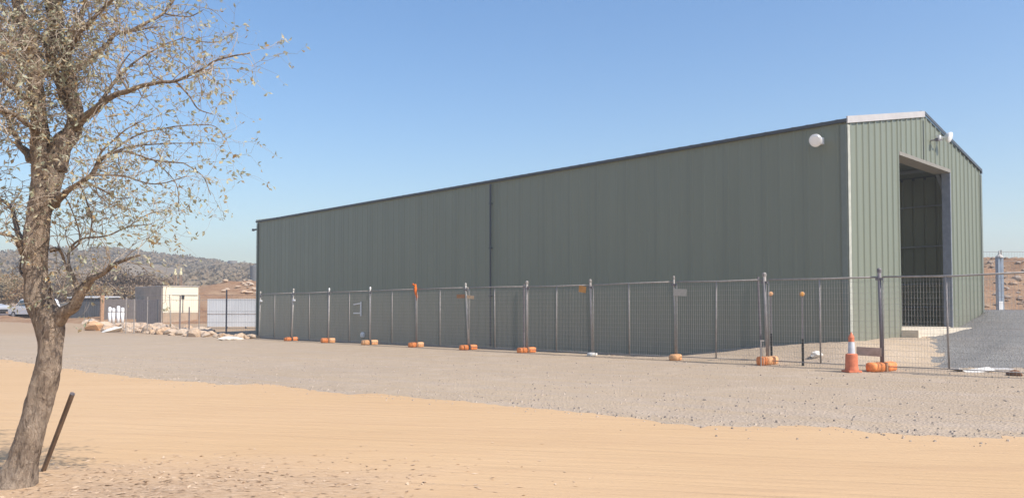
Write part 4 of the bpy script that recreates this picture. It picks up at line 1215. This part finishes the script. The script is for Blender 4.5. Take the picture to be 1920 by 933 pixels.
# scrubby trees in the middle distance
def bg_tree(px, py_top, Y, rpx, mat, label, cat='tree', n=900, bare=.5, group=None, gzv=None):
    g0 = gz(px, Y) if gzv is None else gzv
    top = at(px, py_top, Y).z-g0.z; r = rpx/F*Y; rg = random.Random(int(px*7+Y))
    e = empty('dry_tree', g0, rg.random()*6); tag(e, label, cat, group)
    w = MB(); w.tube([(0,0,-.2), (.1,0,top*.25), (.05,.1,top*.45)], [.16, .12, .09], 8)
    ends = []
    for k in range(9):
        a = rg.random()*6.28; q = Vector((math.cos(a)*r*rg.uniform(.4,.9), math.sin(a)*r*rg.uniform(.4,.9), top*rg.uniform(.55,.92)))
        s0 = Vector((.07,.05,top*rg.uniform(.18,.42))); mid = s0.lerp(q, .5)+Vector((0,0,-.1*top))
        w.tube([s0, mid, q], [.07,.045,.015], 5); ends.append(q); ends.append(mid.lerp(q, .6))
        for j in range(5):
            q2 = mid.lerp(q, rg.random())+Vector((rg.gauss(0,.3), rg.gauss(0,.3), rg.gauss(.1,.25)))*r*.6
            w.tube([mid.lerp(q, rg.uniform(.2,.9)), q2], [.025,.008], 3, False); ends.append(q2)
    w.build('trunk', M['twig'], e)
    c = MB()
    for k in range(n):
        q = rg.choice(ends)+Vector((rg.gauss(0,1), rg.gauss(0,1), rg.gauss(0,.8)))*r*.26
        if q.z > top: q.z = top-rg.random()*.3
        s = rg.uniform(.04, .13)*(Y/70); a = Vector((rg.gauss(0,1), rg.gauss(0,1), rg.gauss(0,1))).normalized(); b = a.orthogonal()
        c.quad(q-a*s, q-b*s*.5, q+a*s, q+b*s*.5)
    c.build('crown', mat, e)
bgt = [
 (150, 505, 78, 36, 'dry_leaf', 'brown bare crowned tree behind the low dark shed'),
 (205, 492, 84, 38, 'dry_leaf', 'tall brown twiggy tree behind the paling fence'),
 (250, 500, 80, 36, 'dry_leaf', 'brown twiggy tree just left of the cream building'),
 (292, 520, 88, 26, 'dry_leaf', 'small brown tree above the cream building roof'),
 (118, 520, 74, 30, 'dry_leaf', 'brown tree right behind the foreground tree fork'),
 (175, 535, 70, 28, 'tan_leaf', 'low tan bush tree over the roof of the low dark shed'),
 (228, 535, 72, 28, 'dry_leaf', 'low brown tree over the white drums'),
 (270, 542, 70, 20, 'tan_leaf', 'low tan tree behind the dark paling fence'),
 (8, 512, 76, 32, 'tan_leaf', 'tan leaved tree above the silver car'),
 (44, 522, 82, 30, 'tan_leaf', 'tan leaved tree behind the white car'),
 (-40, 505, 80, 36, 'tan_leaf', 'tan leaved tree beyond the left picture edge'),
 (80, 535, 90, 26, 'dry_leaf', 'brown tree hidden behind the foreground trunk'),
 (352, 548, 92, 12, 'dry_leaf', 'small brown shrub right of the cream building roof'),
]
for px, py, Y, rp, mt, lab in bgt: bg_tree(px, py, Y, rp, M[mt], lab, n=4200)

hz = MB(); hz.box((0, 300, 24), (1480, 780, 51.2))
hm = bpy.data.materials.new('haze'); hm.use_nodes = True; hn = hm.node_tree; hn.nodes.clear()
ho = hn.nodes.new('ShaderNodeOutputMaterial'); pv = hn.nodes.new('ShaderNodeVolumePrincipled')
pv.inputs['Color'].default_value = (.98,.96,.95,1); pv.inputs['Density'].default_value = .0017; pv.inputs['Anisotropy'].default_value = .2
hn.links.new(pv.outputs[0], ho.inputs['Volume'])
tag(hz.build('haze', hm), 'thin dusty haze over the yard and the far hill', 'haze', kind='stuff')
# ------------------------------------------------------------------ light, sky, camera
SUN_AZ, SUN_EL = 126., 47.
world = bpy.data.worlds.new('World'); sc.world = world; world.use_nodes = True
nt = world.node_tree; bg = nt.nodes['Background']
sky = nt.nodes.new('ShaderNodeTexSky'); sky.sky_type = 'NISHITA'; sky.sun_disc = False
sky.sun_elevation = R(SUN_EL); sky.sun_rotation = R(SUN_AZ)
sky.air_density = 1.0; sky.dust_density = .5; sky.ozone_density = 2.5; sky.altitude = 200
sky.air_density = 1.25; hs = nt.nodes.new('ShaderNodeHueSaturation'); hs.inputs['Saturation'].default_value = 1.27; hs.inputs['Hue'].default_value = .505; nt.links.new(sky.outputs[0], hs.inputs['Color']); nt.links.new(hs.outputs[0], bg.inputs[0]); bg.inputs[1].default_value = .14
sd_ = bpy.data.lights.new('sun', 'SUN'); sd_.energy = 5.0; sd_.angle = R(.55); sd_.color = (1., .93, .83)
so = bpy.data.objects.new('sun', sd_); col.objects.link(so)
sv = Vector((math.sin(R(SUN_AZ))*math.cos(R(SUN_EL)), math.cos(R(SUN_AZ))*math.cos(R(SUN_EL)), math.sin(R(SUN_EL))))
so.rotation_euler = sv.to_track_quat('Z', 'Y').to_euler(); so.location = (0,0,30)

cam = bpy.data.cameras.new('camera'); co = bpy.data.objects.new('camera', cam); col.objects.link(co)
cam.sensor_width = 36; cam.sensor_fit = 'HORIZONTAL'; cam.lens = F/1920*36; cam.shift_y = (CY-466.5)/1920
cam.clip_end = 6000; cam.clip_start = .05
co.location = (0,0,HC); co.rotation_euler = (math.pi/2+PITCH, 0, 0); sc.camera = co
vs = sc.view_settings; vs.view_transform = 'Standard'; vs.look = 'None'; vs.gamma = 1; vs.use_curve_mapping = False
vs.exposure = .34
sc.cycles.max_bounces = 6; sc.cycles.transparent_max_bounces = 8
